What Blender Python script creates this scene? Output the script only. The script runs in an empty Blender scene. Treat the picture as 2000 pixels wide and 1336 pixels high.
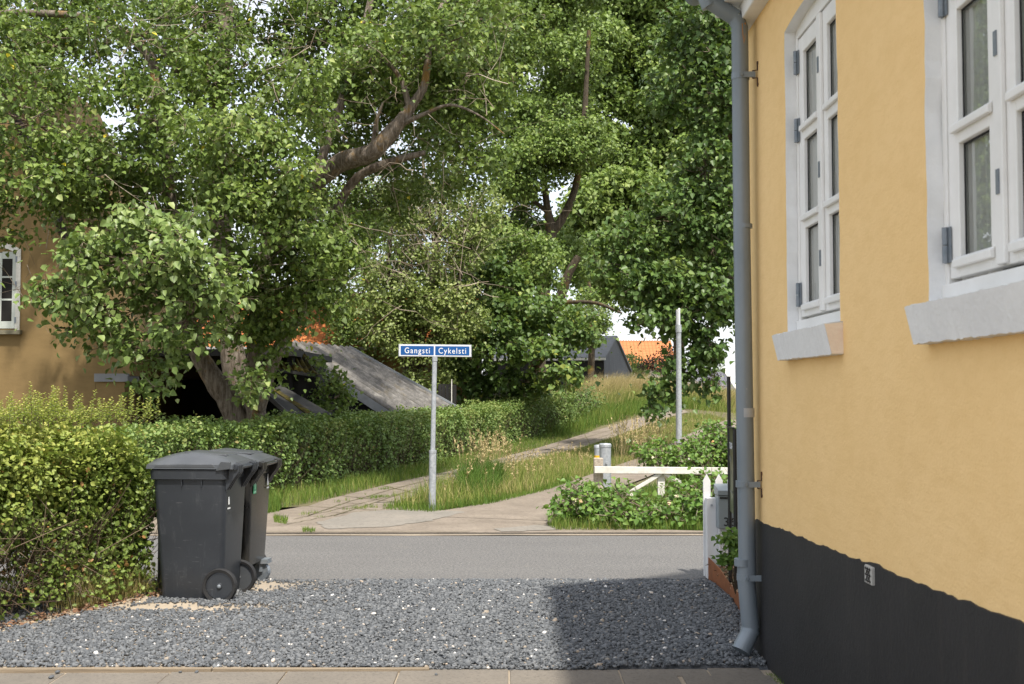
import bpy, math, random
import numpy as np
from mathutils import Vector, Matrix

# ------------------------------------------------------------------ camera, sky, sun, exposure
S = bpy.context.scene
COL = S.collection
R = math.radians
FPX = 2200.0                       # focal length in photo pixels (photo is 2000 x 1336)
CAMZ = 1.505
PITCH = math.atan(99 / FPX)
YAW = math.atan(9 / FPX)
cd = bpy.data.cameras.new('camera')
cam = bpy.data.objects.new('camera', cd)
COL.objects.link(cam)
cam.location = (0, 0, CAMZ)
cam.rotation_euler = (R(90) + PITCH, 0, -YAW)
cd.sensor_width = 36
cd.lens = 36 * FPX / 2000
cd.clip_start = 0.05
cd.clip_end = 2000
cd.dof.use_dof = True
cd.dof.focus_distance = 13.0
cd.dof.aperture_fstop = 7.1
S.camera = cam

SUN = Vector((0.20, -0.50, 1.0)).normalized()      # direction towards the sun
elev = math.asin(SUN.z)
w = bpy.data.worlds.new('World')
S.world = w
w.use_nodes = True
nt = w.node_tree
nt.nodes.clear()
sky = nt.nodes.new('ShaderNodeTexSky')
sky.sky_type = 'NISHITA'
sky.sun_disc = False
sky.sun_elevation = elev
sky.sun_rotation = math.atan2(SUN.x, SUN.y)
sky.air_density = 1.0
sky.dust_density = 2.6
sky.ozone_density = 1.0
bg = nt.nodes.new('ShaderNodeBackground')
bg.inputs['Strength'].default_value = 0.15
wo = nt.nodes.new('ShaderNodeOutputWorld')
tcw = nt.nodes.new('ShaderNodeTexCoord')
mpw = nt.nodes.new('ShaderNodeMapping')
mpw.inputs['Scale'].default_value = (1, 1, 2.2)
nt.links.new(tcw.outputs['Generated'], mpw.inputs[0])
cln = nt.nodes.new('ShaderNodeTexNoise')          # thin bright summer cloud
cln.inputs['Scale'].default_value = 2.6
cln.inputs['Detail'].default_value = 7
cln.inputs['Roughness'].default_value = 0.6
nt.links.new(mpw.outputs[0], cln.inputs['Vector'])
clr = nt.nodes.new('ShaderNodeValToRGB')
clr.color_ramp.elements[0].position = 0.30
clr.color_ramp.elements[0].color = (0.45, 0.45, 0.45, 1)
clr.color_ramp.elements[1].position = 0.62
clr.color_ramp.elements[1].color = (0.96, 0.96, 0.96, 1)
nt.links.new(cln.outputs[0], clr.inputs[0])
clm = nt.nodes.new('ShaderNodeMix')
clm.data_type = 'RGBA'
clm.inputs[7].default_value = (2.65, 2.70, 2.80, 1)
nt.links.new(clr.outputs[0], clm.inputs[0])
nt.links.new(sky.outputs[0], clm.inputs[6])
nt.links.new(clm.outputs[2], bg.inputs[0])
nt.links.new(bg.outputs[0], wo.inputs[0])

sl = bpy.data.lights.new('sun', 'SUN')
sl.energy = 2.3
sl.angle = R(1.7)          # thin bright cloud softens the sun a little
sl.color = (1.0, 0.94, 0.85)
sun = bpy.data.objects.new('sun', sl)
COL.objects.link(sun)
sun.rotation_euler = (-SUN).to_track_quat('-Z', 'Y').to_euler()

S.view_settings.view_transform = 'Standard'
S.view_settings.look = 'None'
S.view_settings.gamma = 1
S.view_settings.exposure = 1.58
S.cycles.max_bounces = 7
S.cycles.diffuse_bounces = 4
S.cycles.glossy_bounces = 3
S.cycles.transmission_bounces = 4
S.cycles.transparent_max_bounces = 6
S.cycles.sample_clamp_indirect = 6

# ------------------------------------------------------------------ pixel -> world helpers (layout survey)
RM = Matrix.Rotation(-YAW, 3, 'Z') @ Matrix.Rotation(R(90) + PITCH, 3, 'X')
def ray(px, py):
    return RM @ Vector(((px - 1000) / FPX, (668 - py) / FPX, -1.0))
def W(px, py, Y):
    d = ray(px, py)
    t = Y / d.y
    return Vector((d.x * t, Y, CAMZ + d.z * t))
def WX(px, py, X):
    d = ray(px, py)
    t = X / d.x
    return Vector((X, d.y * t, CAMZ + d.z * t))
def sstep(a, b, x):
    t = np.clip((x - a) / (b - a), 0, 1)
    return t * t * (3 - 2 * t)
def T(x, y):
    z = 0.62 * sstep(26, 42, y) - 0.95 * sstep(47, 60, y)
    z = z + 0.62 * np.exp(-((x - 4.6) / 3.2) ** 2 - ((y - 44.5) / 4.5) ** 2)
    return z
def G(px, py, off=0.0):
    d = ray(px, py)
    t = 3.0
    while t < 200:
        p = Vector((0, 0, CAMZ)) + d * t
        if p.z <= float(T(p.x, p.y)) + off:
            break
        t += 0.05
    return Vector((p.x, p.y, float(T(p.x, p.y)) + off))

# ------------------------------------------------------------------ materials
MATS = {}
class NT:
    def __init__(s, name):
        s.m = bpy.data.materials.new(name)
        s.m.use_nodes = True
        s.t = s.m.node_tree
        s.t.nodes.clear()
        s.out = s.n('ShaderNodeOutputMaterial')
    def n(s, typ, **kw):
        x = s.t.nodes.new(typ)
        for k, v in kw.items():
            if k in x.bl_rna.properties.keys():
                setattr(x, k, v)
        return x
    def l(s, a, b):
        s.t.links.new(a, b)
    def pos(s):
        return s.n('ShaderNodeNewGeometry').outputs['Position']
    def noise(s, scale, detail=4, rough=0.6, vec=None, stretch=None):
        x = s.n('ShaderNodeTexNoise')
        x.inputs['Scale'].default_value = scale
        x.inputs['Detail'].default_value = detail
        x.inputs['Roughness'].default_value = rough
        v = vec or s.pos()
        if stretch:
            mp = s.n('ShaderNodeMapping')
            mp.inputs['Scale'].default_value = stretch
            s.l(v, mp.inputs[0])
            v = mp.outputs[0]
        s.l(v, x.inputs['Vector'])
        return x.outputs[0]
    def ramp(s, fac, stops, interp='LINEAR'):
        x = s.n('ShaderNodeValToRGB')
        cr = x.color_ramp
        cr.interpolation = interp
        while len(cr.elements) < len(stops):
            cr.elements.new(0.5)
        for e, (p, c) in zip(cr.elements, stops):
            e.position = p
            e.color = (c[0], c[1], c[2], 1)
        s.l(fac, x.inputs[0])
        return x.outputs[0]
    def mix(s, fac, a, b, blend='MIX'):
        x = s.n('ShaderNodeMix')
        x.data_type = 'RGBA'
        x.blend_type = blend
        for sock, v in ((x.inputs[0], fac), (x.inputs[6], a), (x.inputs[7], b)):
            if isinstance(v, (int, float)):
                sock.default_value = v
            elif isinstance(v, (tuple, list)):
                sock.default_value = (v[0], v[1], v[2], 1)
            else:
                s.l(v, sock)
        return x.outputs[2]
    def attr(s, name):
        x = s.n('ShaderNodeAttribute')
        x.attribute_name = name
        return x.outputs['Fac']
    def bump(s, h, strength=0.3, dist=0.01):
        x = s.n('ShaderNodeBump')
        x.inputs['Strength'].default_value = strength
        x.inputs['Distance'].default_value = dist
        s.l(h, x.inputs['Height'])
        return x.outputs[0]
    def bsdf(s, col, rough=0.7, spec=0.3, metal=0.0, normal=None):
        b = s.n('ShaderNodeBsdfPrincipled')
        if isinstance(col, (tuple, list)):
            b.inputs['Base Color'].default_value = (col[0], col[1], col[2], 1)
        else:
            s.l(col, b.inputs['Base Color'])
        if isinstance(rough, (int, float)):
            b.inputs['Roughness'].default_value = rough
        else:
            s.l(rough, b.inputs['Roughness'])
        b.inputs['Specular IOR Level'].default_value = spec
        b.inputs['Metallic'].default_value = metal
        if normal is not None:
            s.l(normal, b.inputs['Normal'])
        return b.outputs[0]
    def done(s, sh):
        s.l(sh, s.out.inputs[0])
        MATS[s.m.name] = s.m
        return s.m

def simple(name, col, col2=None, scale=3.0, rough=0.7, spec=0.3, metal=0.0, bs=None, bstr=0.2, bdist=0.004, stretch=None, lo=0.35, hi=0.68):
    k = NT(name)
    c = col
    if col2:
        c = k.ramp(k.noise(scale, 6, 0.65, stretch=stretch), [(lo, col), (hi, col2)])
    nrm = k.bump(k.noise(bs, 5, 0.6, stretch=stretch), bstr, bdist) if bs else None
    return k.done(k.bsdf(c, rough, spec, metal, nrm))

def leafmat(name, stops, rough=0.42, trans=0.28, spec=0.5, back=None):
    k = NT(name)
    c = k.ramp(k.attr('tone'), stops)
    g = k.n('ShaderNodeNewGeometry')
    if back:
        c2 = k.mix(g.outputs['Backfacing'], c, k.mix(back, c, (0.22, 0.27, 0.16)))
    else:
        c2 = c
    b = k.bsdf(c2, rough, spec)
    tr = k.n('ShaderNodeBsdfTranslucent')
    k.l(k.mix(0.6, c, (0.16, 0.24, 0.02), 'MIX'), tr.inputs[0])
    ms = k.n('ShaderNodeMixShader')
    ms.inputs[0].default_value = trans
    k.l(b, ms.inputs[1])
    k.l(tr.outputs[0], ms.inputs[2])
    return k.done(ms.outputs[0])

def tonemat(name, stops, rough=0.8, spec=0.2, interp='LINEAR', bs=None, bstr=0.3):
    k = NT(name)
    c = k.ramp(k.attr('tone'), stops, interp)
    nrm = k.bump(k.noise(bs, 3), bstr, 0.004) if bs else None
    return k.done(k.bsdf(c, rough, spec, 0, nrm))

# plaster
def plaster(name, c1, c2, dirt, bump=0.5):
    k = NT(name)
    big = k.noise(1.1, 6, 0.6)
    c = k.ramp(big, [(0.3, c1), (0.7, c2)])
    streak = k.noise(2.6, 5, 0.7, stretch=(1, 1.0, 1.3))
    c = k.mix(k.ramp(streak, [(0.52, (0, 0, 0)), (0.8, (0.5, 0.5, 0.5))]), c, dirt)
    spots = k.noise(55, 2, 0.5)
    c = k.mix(k.ramp(spots, [(0.70, (0, 0, 0)), (0.78, (0.45, 0.45, 0.45))]), c, dirt)
    tro = k.noise(5, 6, 0.7, stretch=(1, 1.6, 3.2))
    c = k.mix(k.ramp(tro, [(0.40, (0.22, 0.22, 0.22)), (0.54, (0, 0, 0))]), c, dirt)
    h = k.mix(0.5, k.noise(9, 5, 0.6, stretch=(1, 1, 2.6)), k.noise(70, 4, 0.7))
    return k.done(k.bsdf(c, 0.88, 0.15, 0, k.bump(h, bump, 0.012)))

M_YEL = plaster('yellow_plaster', (0.82, 0.56, 0.255), (0.86, 0.60, 0.29), (0.74, 0.49, 0.21))
M_OCH = plaster('ochre_plaster', (0.215, 0.147, 0.066), (0.25, 0.172, 0.078), (0.165, 0.112, 0.05), 0.2)
M_WHT = simple('white_limewash', (0.82, 0.82, 0.81), (0.74, 0.74, 0.73), 6, 0.8, 0.2, bs=45, bstr=0.4, bdist=0.006)
M_SILLBOUNCE = simple('sill_end_bounce_tint', (0.80, 0.70, 0.58), (0.76, 0.62, 0.50), 14, 0.85, 0.2, bs=40, bstr=0.5, bdist=0.008)  # white sill with the yellow wall's bounce light put into its colour
M_SILL = simple('grey_white_sill_paint', (0.76, 0.76, 0.75), (0.68, 0.68, 0.675), 7, 0.8, 0.2, bs=50, bstr=0.5, bdist=0.006)
M_FRAME = simple('white_window_paint', (0.82, 0.81, 0.785), (0.74, 0.73, 0.70), 5, 0.45, 0.4)
M_OLDWHT = simple('old_white_paint', (0.70, 0.69, 0.64), (0.52, 0.50, 0.44), 8, 0.6, 0.3)
M_FENCE = simple('white_fence_paint', (0.70, 0.70, 0.695), (0.64, 0.64, 0.63), 5, 0.5, 0.35)
k = NT('tarred_plinth')
c = k.ramp(k.noise(2.0, 6, 0.65), [(0.3, (0.016, 0.016, 0.017)), (0.7, (0.027, 0.026, 0.027))])
c = k.mix(k.ramp(k.noise(5, 5, 0.7, stretch=(1, 2, 0.25)), [(0.55, (0, 0, 0)), (0.8, (0.6, 0.6, 0.6))]), c, (0.045, 0.040, 0.036))
c = k.mix(k.ramp(k.noise(60, 2), [(0.70, (0, 0, 0)), (0.76, (1, 1, 1))]), c, (0.008, 0.008, 0.008))
M_TAR = k.done(k.bsdf(c, 0.6, 0.35, 0, k.bump(k.noise(40, 5, 0.7), 0.35, 0.01)))
k = NT('zinc_paint')
c = k.ramp(k.noise(3.5, 6, 0.7, stretch=(1, 1, 0.4)), [(0.3, (0.165, 0.198, 0.225)), (0.7, (0.225, 0.258, 0.285))])
c = k.mix(k.ramp(k.noise(22, 3), [(0.72, (0, 0, 0)), (0.76, (1, 1, 1))]), c, (0.42, 0.40, 0.36))
M_ZINC = k.done(k.bsdf(c, 0.42, 0.45, 0.15, k.bump(k.noise(60, 3), 0.06, 0.004)))
M_ZINC2 = simple('zinc_pale_sleeve', (0.42, 0.42, 0.41), (0.33, 0.345, 0.36), 9, 0.5, 0.4, 0.1)
M_PEEL = simple('peeled_rust_ochre', (0.50, 0.26, 0.08), (0.42, 0.20, 0.07), 30, 0.85)
k = NT('galvanised_steel')
vor = k.n('ShaderNodeTexVoronoi')
vor.inputs['Scale'].default_value = 38
k.l(k.pos(), vor.inputs['Vector'])
c = k.ramp(vor.outputs['Color'], [(0.0, (0.30, 0.325, 0.345)), (1.0, (0.47, 0.49, 0.505))])
c = k.mix(k.ramp(k.noise(8, 4, stretch=(1, 1, 0.4)), [(0.5, (0, 0, 0)), (0.8, (0.6, 0.6, 0.6))]), c, (0.28, 0.29, 0.30))
M_GALV = k.done(k.bsdf(c, 0.48, 0.5, 0.35))
M_HINGE = simple('hinge_steel', (0.16, 0.19, 0.22), (0.24, 0.26, 0.28), 25, 0.5, 0.4, 0.3)
M_RUSTY = simple('rusty_iron', (0.12, 0.06, 0.03), (0.06, 0.04, 0.03), 30, 0.8)
M_CORTEN = simple('weathering_steel', (0.27, 0.105, 0.045), (0.19, 0.075, 0.035), 9, 0.8, 0.2, bs=60, bstr=0.2)
M_DARK = simple('dark_interior', (0.012, 0.011, 0.010), (0.020, 0.018, 0.016), 3, 0.9)
M_ROOM = simple('room_dark', (0.10, 0.095, 0.085), None)
M_CURT = simple('pale_curtain', (0.84, 0.83, 0.81), (0.74, 0.72, 0.70), 6, 0.9, 0.1, stretch=(1, 8, 0.3))
M_BLACK = simple('black_paint', (0.012, 0.012, 0.012), (0.020, 0.020, 0.020), 12, 0.45, 0.4)
M_RUBBER = simple('black_rubber', (0.018, 0.018, 0.019), (0.028, 0.028, 0.028), 18, 0.75, 0.3)
k = NT('bin_plastic')
c = k.ramp(k.noise(2.5, 6, 0.7), [(0.3, (0.021, 0.0245, 0.030)), (0.7, (0.031, 0.035, 0.041))])
c = k.mix(k.ramp(k.noise(7, 6, 0.75, stretch=(3, 3, 0.7)), [(0.56, (0, 0, 0)), (0.80, (0.42, 0.42, 0.42))]), c, (0.13, 0.135, 0.14))
c = k.mix(k.ramp(k.noise(16, 3, 0.6, stretch=(0.5, 1, 4.5)), [(0.66, (0, 0, 0)), (0.72, (0.30, 0.30, 0.30))]), c, (0.16, 0.16, 0.16))
M_BIN = k.done(k.bsdf(c, 0.40, 0.5, 0, k.bump(k.noise(160, 2), 0.08, 0.002)))
M_BIN2 = simple('bin_plastic_black', (0.016, 0.016, 0.015), (0.030, 0.029, 0.026), 3, 0.26, 0.6)
M_LID = simple('bin_lid_plastic', (0.050, 0.055, 0.061), (0.070, 0.075, 0.081), 4, 0.36, 0.5)
M_LABELG = simple('green_sticker', (0.03, 0.30, 0.13), None, rough=0.4)
M_MARKW = simple('white_marking', (0.75, 0.76, 0.74), None, rough=0.5)
M_MARKG = simple('pale_green_marking', (0.35, 0.66, 0.45), None, rough=0.5)
M_BLUE = simple('sign_blue', (0.004, 0.068, 0.235), (0.006, 0.078, 0.255), 3, 0.4, 0.4)
M_SIGNW = simple('sign_white', (0.66, 0.67, 0.68), None, rough=0.4)
M_BOX = simple('mailbox_grey', (0.20, 0.235, 0.25), (0.23, 0.265, 0.28), 3, 0.4, 0.4)
M_PANEL = simple('info_panel_black', (0.018, 0.018, 0.016), (0.026, 0.026, 0.022), 5, 0.28, 0.5)
M_PANELG = simple('panel_print_grey', (0.20, 0.20, 0.19), None, rough=0.5)
M_YELB = simple('yellow_band', (0.75, 0.45, 0.02), None, rough=0.5)
M_STONE = simple('lichen_stone', (0.46, 0.40, 0.32), (0.25, 0.21, 0.17), 30, 0.9, bs=40, bstr=0.6, bdist=0.01)
M_LENS = simple('lamp_lens', (0.82, 0.83, 0.84), None, rough=0.3, spec=0.5)
k = NT('bark')
v = k.noise(3.2, 8, 0.75, stretch=(6, 6, 0.9))
c = k.ramp(v, [(0.32, (0.060, 0.045, 0.032)), (0.50, (0.20, 0.165, 0.128)), (0.70, (0.38, 0.33, 0.28))])
c = k.mix(k.ramp(k.noise(2.2, 5, 0.7), [(0.57, (0, 0, 0)), (0.68, (0.75, 0.75, 0.75))]), c, (0.30, 0.17, 0.035))
M_BARK = k.done(k.bsdf(c, 0.9, 0.1, 0, k.bump(v, 1.0, 0.06)))
k = NT('dark_bark')
v = k.noise(4, 8, 0.75, stretch=(5, 5, 1))
c = k.ramp(v, [(0.3, (0.035, 0.028, 0.02)), (0.7, (0.13, 0.105, 0.075))])
c = k.mix(k.ramp(k.noise(1.8, 5, 0.7), [(0.52, (0, 0, 0)), (0.66, (0.7, 0.7, 0.7))]), c, (0.24, 0.15, 0.04))
M_BARK2 = k.done(k.bsdf(c, 0.9, 0.1, 0, k.bump(v, 0.9, 0.05)))
M_TWIG = tonemat('twig', [(0, (0.09, 0.065, 0.045)), (0.5, (0.20, 0.155, 0.11)), (1, (0.42, 0.36, 0.28))])
M_STEM = tonemat('hedge_stem', [(0, (0.045, 0.032, 0.022)), (0.6, (0.12, 0.088, 0.060)), (1, (0.24, 0.18, 0.125))])

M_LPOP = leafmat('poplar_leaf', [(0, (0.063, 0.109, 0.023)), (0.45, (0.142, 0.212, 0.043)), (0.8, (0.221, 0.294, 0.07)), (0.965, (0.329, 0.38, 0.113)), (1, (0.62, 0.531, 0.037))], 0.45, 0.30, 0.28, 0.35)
M_LFRONT = leafmat('poplar_leaf_sunny', [(0, (0.097, 0.156, 0.037)), (0.5, (0.176, 0.255, 0.067)), (0.85, (0.255, 0.333, 0.106)), (1, (0.373, 0.422, 0.161))], 0.42, 0.30, 0.34, 0.35)  # lighter copy of the poplar leaf, sunlight put into its colour
M_LT3 = leafmat('background_poplar_leaf', [(0, (0.078, 0.131, 0.029)), (0.5, (0.17, 0.249, 0.056)), (1, (0.315, 0.385, 0.11))], 0.45, 0.30, 0.28, 0.35)
M_LT4 = leafmat('glossy_dark_leaf', [(0, (0.05, 0.096, 0.024)), (0.5, (0.109, 0.184, 0.044)), (1, (0.22, 0.3, 0.084))], 0.44, 0.28, 0.30, 0.35)
M_LT2 = leafmat('yellowish_leaf', [(0, (0.13, 0.185, 0.046)), (0.5, (0.225, 0.285, 0.082)), (1, (0.34, 0.385, 0.13))], 0.45, 0.34, 0.35)
M_LDARK = leafmat('maple_leaf', [(0, (0.052, 0.098, 0.025)), (0.6, (0.106, 0.178, 0.041)), (0.9, (0.196, 0.27, 0.06)), (1, (0.345, 0.356, 0.069))], 0.48, 0.28, 0.28, 0.3)
M_LHEDGE = leafmat('near_hedge_leaf', [(0, (0.104, 0.159, 0.037)), (0.35, (0.201, 0.275, 0.059)), (0.7, (0.354, 0.397, 0.091)), (0.95, (0.537, 0.512, 0.134)), (1, (0.317, 0.122, 0.061))], 0.48, 0.30, 0.3)
M_LHEDGE2 = leafmat('far_hedge_leaf', [(0, (0.069, 0.123, 0.034)), (0.5, (0.15, 0.232, 0.062)), (0.9, (0.253, 0.338, 0.101)), (1, (0.276, 0.206, 0.077))], 0.48, 0.28, 0.3)
M_LROSE = leafmat('rose_leaf', [(0, (0.06, 0.125, 0.022)), (0.5, (0.115, 0.215, 0.036)), (1, (0.20, 0.30, 0.058))], 0.48, 0.30, 0.35)
M_LPURP = leafmat('purple_leaf', [(0, (0.05, 0.018, 0.028)), (1, (0.15, 0.06, 0.09))], 0.5, 0.2, 0.3)
M_FLOWER = leafmat('flower_petal', [(0, (0.60, 0.58, 0.50)), (0.4, (0.62, 0.56, 0.40)), (1, (0.55, 0.33, 0.14))], 0.6, 0.2, 0.2)
M_GRASS = leafmat('grass_blade', [(0, (0.06, 0.125, 0.022)), (0.45, (0.135, 0.215, 0.036)), (0.75, (0.27, 0.285, 0.072)), (1, (0.50, 0.40, 0.20))], 0.6, 0.28, 0.2)
M_DRY = leafmat('dry_grass', [(0, (0.22, 0.22, 0.07)), (0.4, (0.42, 0.33, 0.15)), (1, (0.62, 0.49, 0.28))], 0.65, 0.25, 0.2)
M_LITTER = tonemat('leaf_litter', [(0, (0.075, 0.038, 0.022)), (0.5, (0.16, 0.085, 0.048)), (1, (0.32, 0.22, 0.135))])
M_MULCH = tonemat('bark_mulch', [(0, (0.09, 0.045, 0.025)), (0.5, (0.22, 0.13, 0.075)), (1, (0.42, 0.30, 0.20))])
M_GRAVEL = tonemat('gravel_stone', [(0, (0.056, 0.062, 0.068)), (0.5, (0.116, 0.123, 0.130)), (0.88, (0.185, 0.192, 0.196)), (0.93, (0.28, 0.235, 0.18)), (0.962, (0.38, 0.31, 0.24)), (0.985, (0.68, 0.64, 0.58)), (1, (0.75, 0.73, 0.70))], 0.8, 0.25)

k = NT('asphalt')
c = k.ramp(k.noise(0.8, 6, 0.65, stretch=(0.4, 1.6, 1)), [(0.3, (0.125, 0.122, 0.118)), (0.7, (0.152, 0.148, 0.142))])
c = k.mix(k.ramp(k.noise(42, 4, 0.85), [(0.38, (0.75, 0.75, 0.75)), (0.52, (0, 0, 0))]), c, (0.045, 0.045, 0.046))
c = k.mix(k.ramp(k.noise(58, 3, 0.8), [(0.57, (0, 0, 0)), (0.66, (0.9, 0.9, 0.9))]), c, (0.32, 0.30, 0.27))
c = k.mix(k.ramp(k.noise(2.2, 6, 0.8), [(0.60, (0, 0, 0)), (0.80, (0.45, 0.45, 0.45))]), c, (0.25, 0.22, 0.18))
M_ASPH = k.done(k.bsdf(c, 0.85, 0.2, 0, k.bump(k.noise(55, 4), 0.6, 0.012)))
def grit(name, a, b, sp, scale=60):
    k = NT(name)
    c = k.ramp(k.noise(1.8, 6, 0.65), [(0.3, a), (0.7, b)])
    c = k.mix(k.ramp(k.noise(scale, 4, 0.75), [(0.50, (0, 0, 0)), (0.72, (0.8, 0.8, 0.8))]), c, sp)
    return k.done(k.bsdf(c, 0.9, 0.15, 0, k.bump(k.noise(scale, 4, 0.7), 0.5, 0.012)))
M_SAND = grit('sand', (0.28, 0.23, 0.172), (0.36, 0.305, 0.232), (0.19, 0.155, 0.115), 40)
M_SOIL = grit('soil', (0.085, 0.072, 0.045), (0.15, 0.14, 0.07), (0.20, 0.17, 0.10), 12)
M_PATH = grit('worn_path', (0.165, 0.138, 0.110), (0.25, 0.212, 0.17), (0.105, 0.09, 0.072), 24)
M_CONC = grit('pale_concrete', (0.185, 0.172, 0.15), (0.235, 0.212, 0.18), (0.125, 0.115, 0.098), 26)
M_SLAB = grit('paving_slab', (0.145, 0.130, 0.110), (0.19, 0.168, 0.14), (0.085, 0.077, 0.066), 50)
M_GBASE = grit('gravel_bed', (0.13, 0.138, 0.145), (0.175, 0.18, 0.185), (0.07, 0.072, 0.075), 70)
M_WOOD = simple('weathered_timber', (0.25, 0.20, 0.14), (0.15, 0.12, 0.085), 3, 0.85, 0.2, stretch=(0.5, 12, 12), bs=6, bstr=0.5, bdist=0.01)

k = NT('corrugated_cement')
c = k.ramp(k.noise(6, 7, 0.75), [(0.32, (0.075, 0.072, 0.068)), (0.52, (0.145, 0.138, 0.129)), (0.72, (0.25, 0.238, 0.218))])
c = k.mix(k.ramp(k.noise(2.3, 6, 0.75), [(0.55, (0, 0, 0)), (0.75, (0.75, 0.75, 0.75))]), c, (0.12, 0.09, 0.035))
c = k.mix(k.ramp(k.attr('tone'), [(0.25, (0.95, 0.95, 0.95)), (0.60, (0, 0, 0))]), c, (0.030, 0.029, 0.026))     # corrugation shading painted into the valleys, with some dirt
M_CORR = k.done(k.bsdf(c, 0.92, 0.1, 0, k.bump(k.noise(30, 4), 0.5, 0.02)))
M_MOSS = simple('mossy_roof', (0.085, 0.072, 0.020), (0.035, 0.031, 0.026), 7, 0.95, 0.05, lo=0.45, hi=0.60, bs=25, bstr=0.6, bdist=0.02)
M_SHEET = simple('dull_plastic_sheet', (0.040, 0.041, 0.041), (0.065, 0.063, 0.058), 4, 0.65, 0.25)
M_BARGE = simple('bargeboard_grey', (0.24, 0.26, 0.28), (0.19, 0.20, 0.215), 5, 0.6)
def planks(name, a, b, freq, axis=0):
    k = NT(name)
    sep = k.n('ShaderNodeSeparateXYZ')
    k.l(k.pos(), sep.inputs[0])
    ad = k.n('ShaderNodeMath'); ad.operation = 'ADD'
    k.l(sep.outputs[0], ad.inputs[0]); k.l(sep.outputs[1], ad.inputs[1])
    mu = k.n('ShaderNodeMath'); mu.operation = 'MULTIPLY'; mu.inputs[1].default_value = freq
    k.l(ad.outputs[0], mu.inputs[0])
    fr = k.n('ShaderNodeMath'); fr.operation = 'FRACT'
    k.l(mu.outputs[0], fr.inputs[0])
    c = k.ramp(k.noise(2.5, 6, 0.7, stretch=(3, 3, 0.3)), [(0.3, a), (0.7, b)])
    c = k.mix(k.ramp(fr.outputs[0], [(0.0, (1, 1, 1)), (0.09, (0, 0, 0))]), c, (0.02, 0.02, 0.02))
    return k.done(k.bsdf(c, 0.85, 0.15))
M_GREYWD = planks('grey_weathered_planks', (0.16, 0.165, 0.175), (0.23, 0.235, 0.245), 5)
M_BLKWD = planks('black_planks', (0.018, 0.018, 0.018), (0.032, 0.031, 0.030), 6)
M_SLATE = simple('grey_felt_roof', (0.22, 0.225, 0.235), (0.27, 0.275, 0.285), 3, 0.85)
M_CARB = simple('silver_car_paint', (0.55, 0.58, 0.61), None, rough=0.25, spec=0.5, metal=0.3)
M_CARG = simple('car_glass', (0.05, 0.06, 0.065), None, rough=0.08, spec=0.6)
def tiles(name, a, b, nx, axis_dir, nz):
    k = NT(name)
    sep = k.n('ShaderNodeSeparateXYZ')
    k.l(k.pos(), sep.inputs[0])
    def fr(sock, f):
        mu = k.n('ShaderNodeMath'); mu.operation = 'MULTIPLY'; mu.inputs[1].default_value = f
        k.l(sock, mu.inputs[0])
        x = k.n('ShaderNodeMath'); x.operation = 'FRACT'
        k.l(mu.outputs[0], x.inputs[0])
        return x.outputs[0]
    c = k.ramp(k.noise(5, 5, 0.7), [(0.3, a), (0.7, b)])
    dk = tuple(v * 0.45 for v in a)
    c = k.mix(k.ramp(fr(sep.outputs[2], nz), [(0.0, (0.8, 0.8, 0.8)), (0.16, (0, 0, 0))]), c, dk)
    c = k.mix(k.ramp(fr(sep.outputs[0], nx), [(0.0, (0.6, 0.6, 0.6)), (0.20, (0, 0, 0)), (0.85, (0, 0, 0)), (1, (0.6, 0.6, 0.6))]), c, dk)
    return k.done(k.bsdf(c, 0.8, 0.2))
M_TILE = tiles('orange_roof_tile', (0.40, 0.125, 0.036), (0.48, 0.175, 0.058), 4.2, 0, 5.0)
M_TILE2 = tiles('orange_roof_tile_small', (0.40, 0.145, 0.055), (0.47, 0.19, 0.078), 3.6, 0, 4.5)
M_DKTILE = tiles('dark_roof_tile', (0.115, 0.115, 0.135), (0.145, 0.145, 0.165), 2.4, 0, 2.6)
k = NT('window_glass')
lw = k.n('ShaderNodeFresnel'); lw.inputs[0].default_value = 1.52
mx = k.n('ShaderNodeMath'); mx.operation = 'MULTIPLY_ADD'; mx.inputs[1].default_value = 1.6; mx.inputs[2].default_value = 0.03
k.l(lw.outputs[0], mx.inputs[0])
gl = k.n('ShaderNodeBsdfGlossy'); gl.inputs['Roughness'].default_value = 0.0
tp = k.n('ShaderNodeBsdfTransparent'); tp.inputs[0].default_value = (0.86, 0.89, 0.87, 1)
ms = k.n('ShaderNodeMixShader')
k.l(mx.outputs[0], ms.inputs[0]); k.l(tp.outputs[0], ms.inputs[1]); k.l(gl.outputs[0], ms.inputs[2])
M_GLASS = k.done(ms.outputs[0])

# ------------------------------------------------------------------ object helpers
BASE = {}
def tag(o, label=None, cat=None, group=None, kind=None):
    if label: o['label'] = label
    if cat: o['category'] = cat
    if group: o['group'] = group
    if kind: o['kind'] = kind
    return o
def thing(name, label, cat, loc, group=None):
    o = bpy.data.objects.new(name, None)
    COL.objects.link(o)
    o.location = loc
    o.empty_display_size = 0.2
    BASE[o.name] = Vector(loc)
    return tag(o, label, cat, group)
def link(name, me, parent=None):
    o = bpy.data.objects.new(name, me)
    COL.objects.link(o)
    if parent is not None:
        o.parent = parent
        o.location = -BASE[parent.name]
    BASE[o.name] = Vector((0, 0, 0))
    return o

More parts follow.
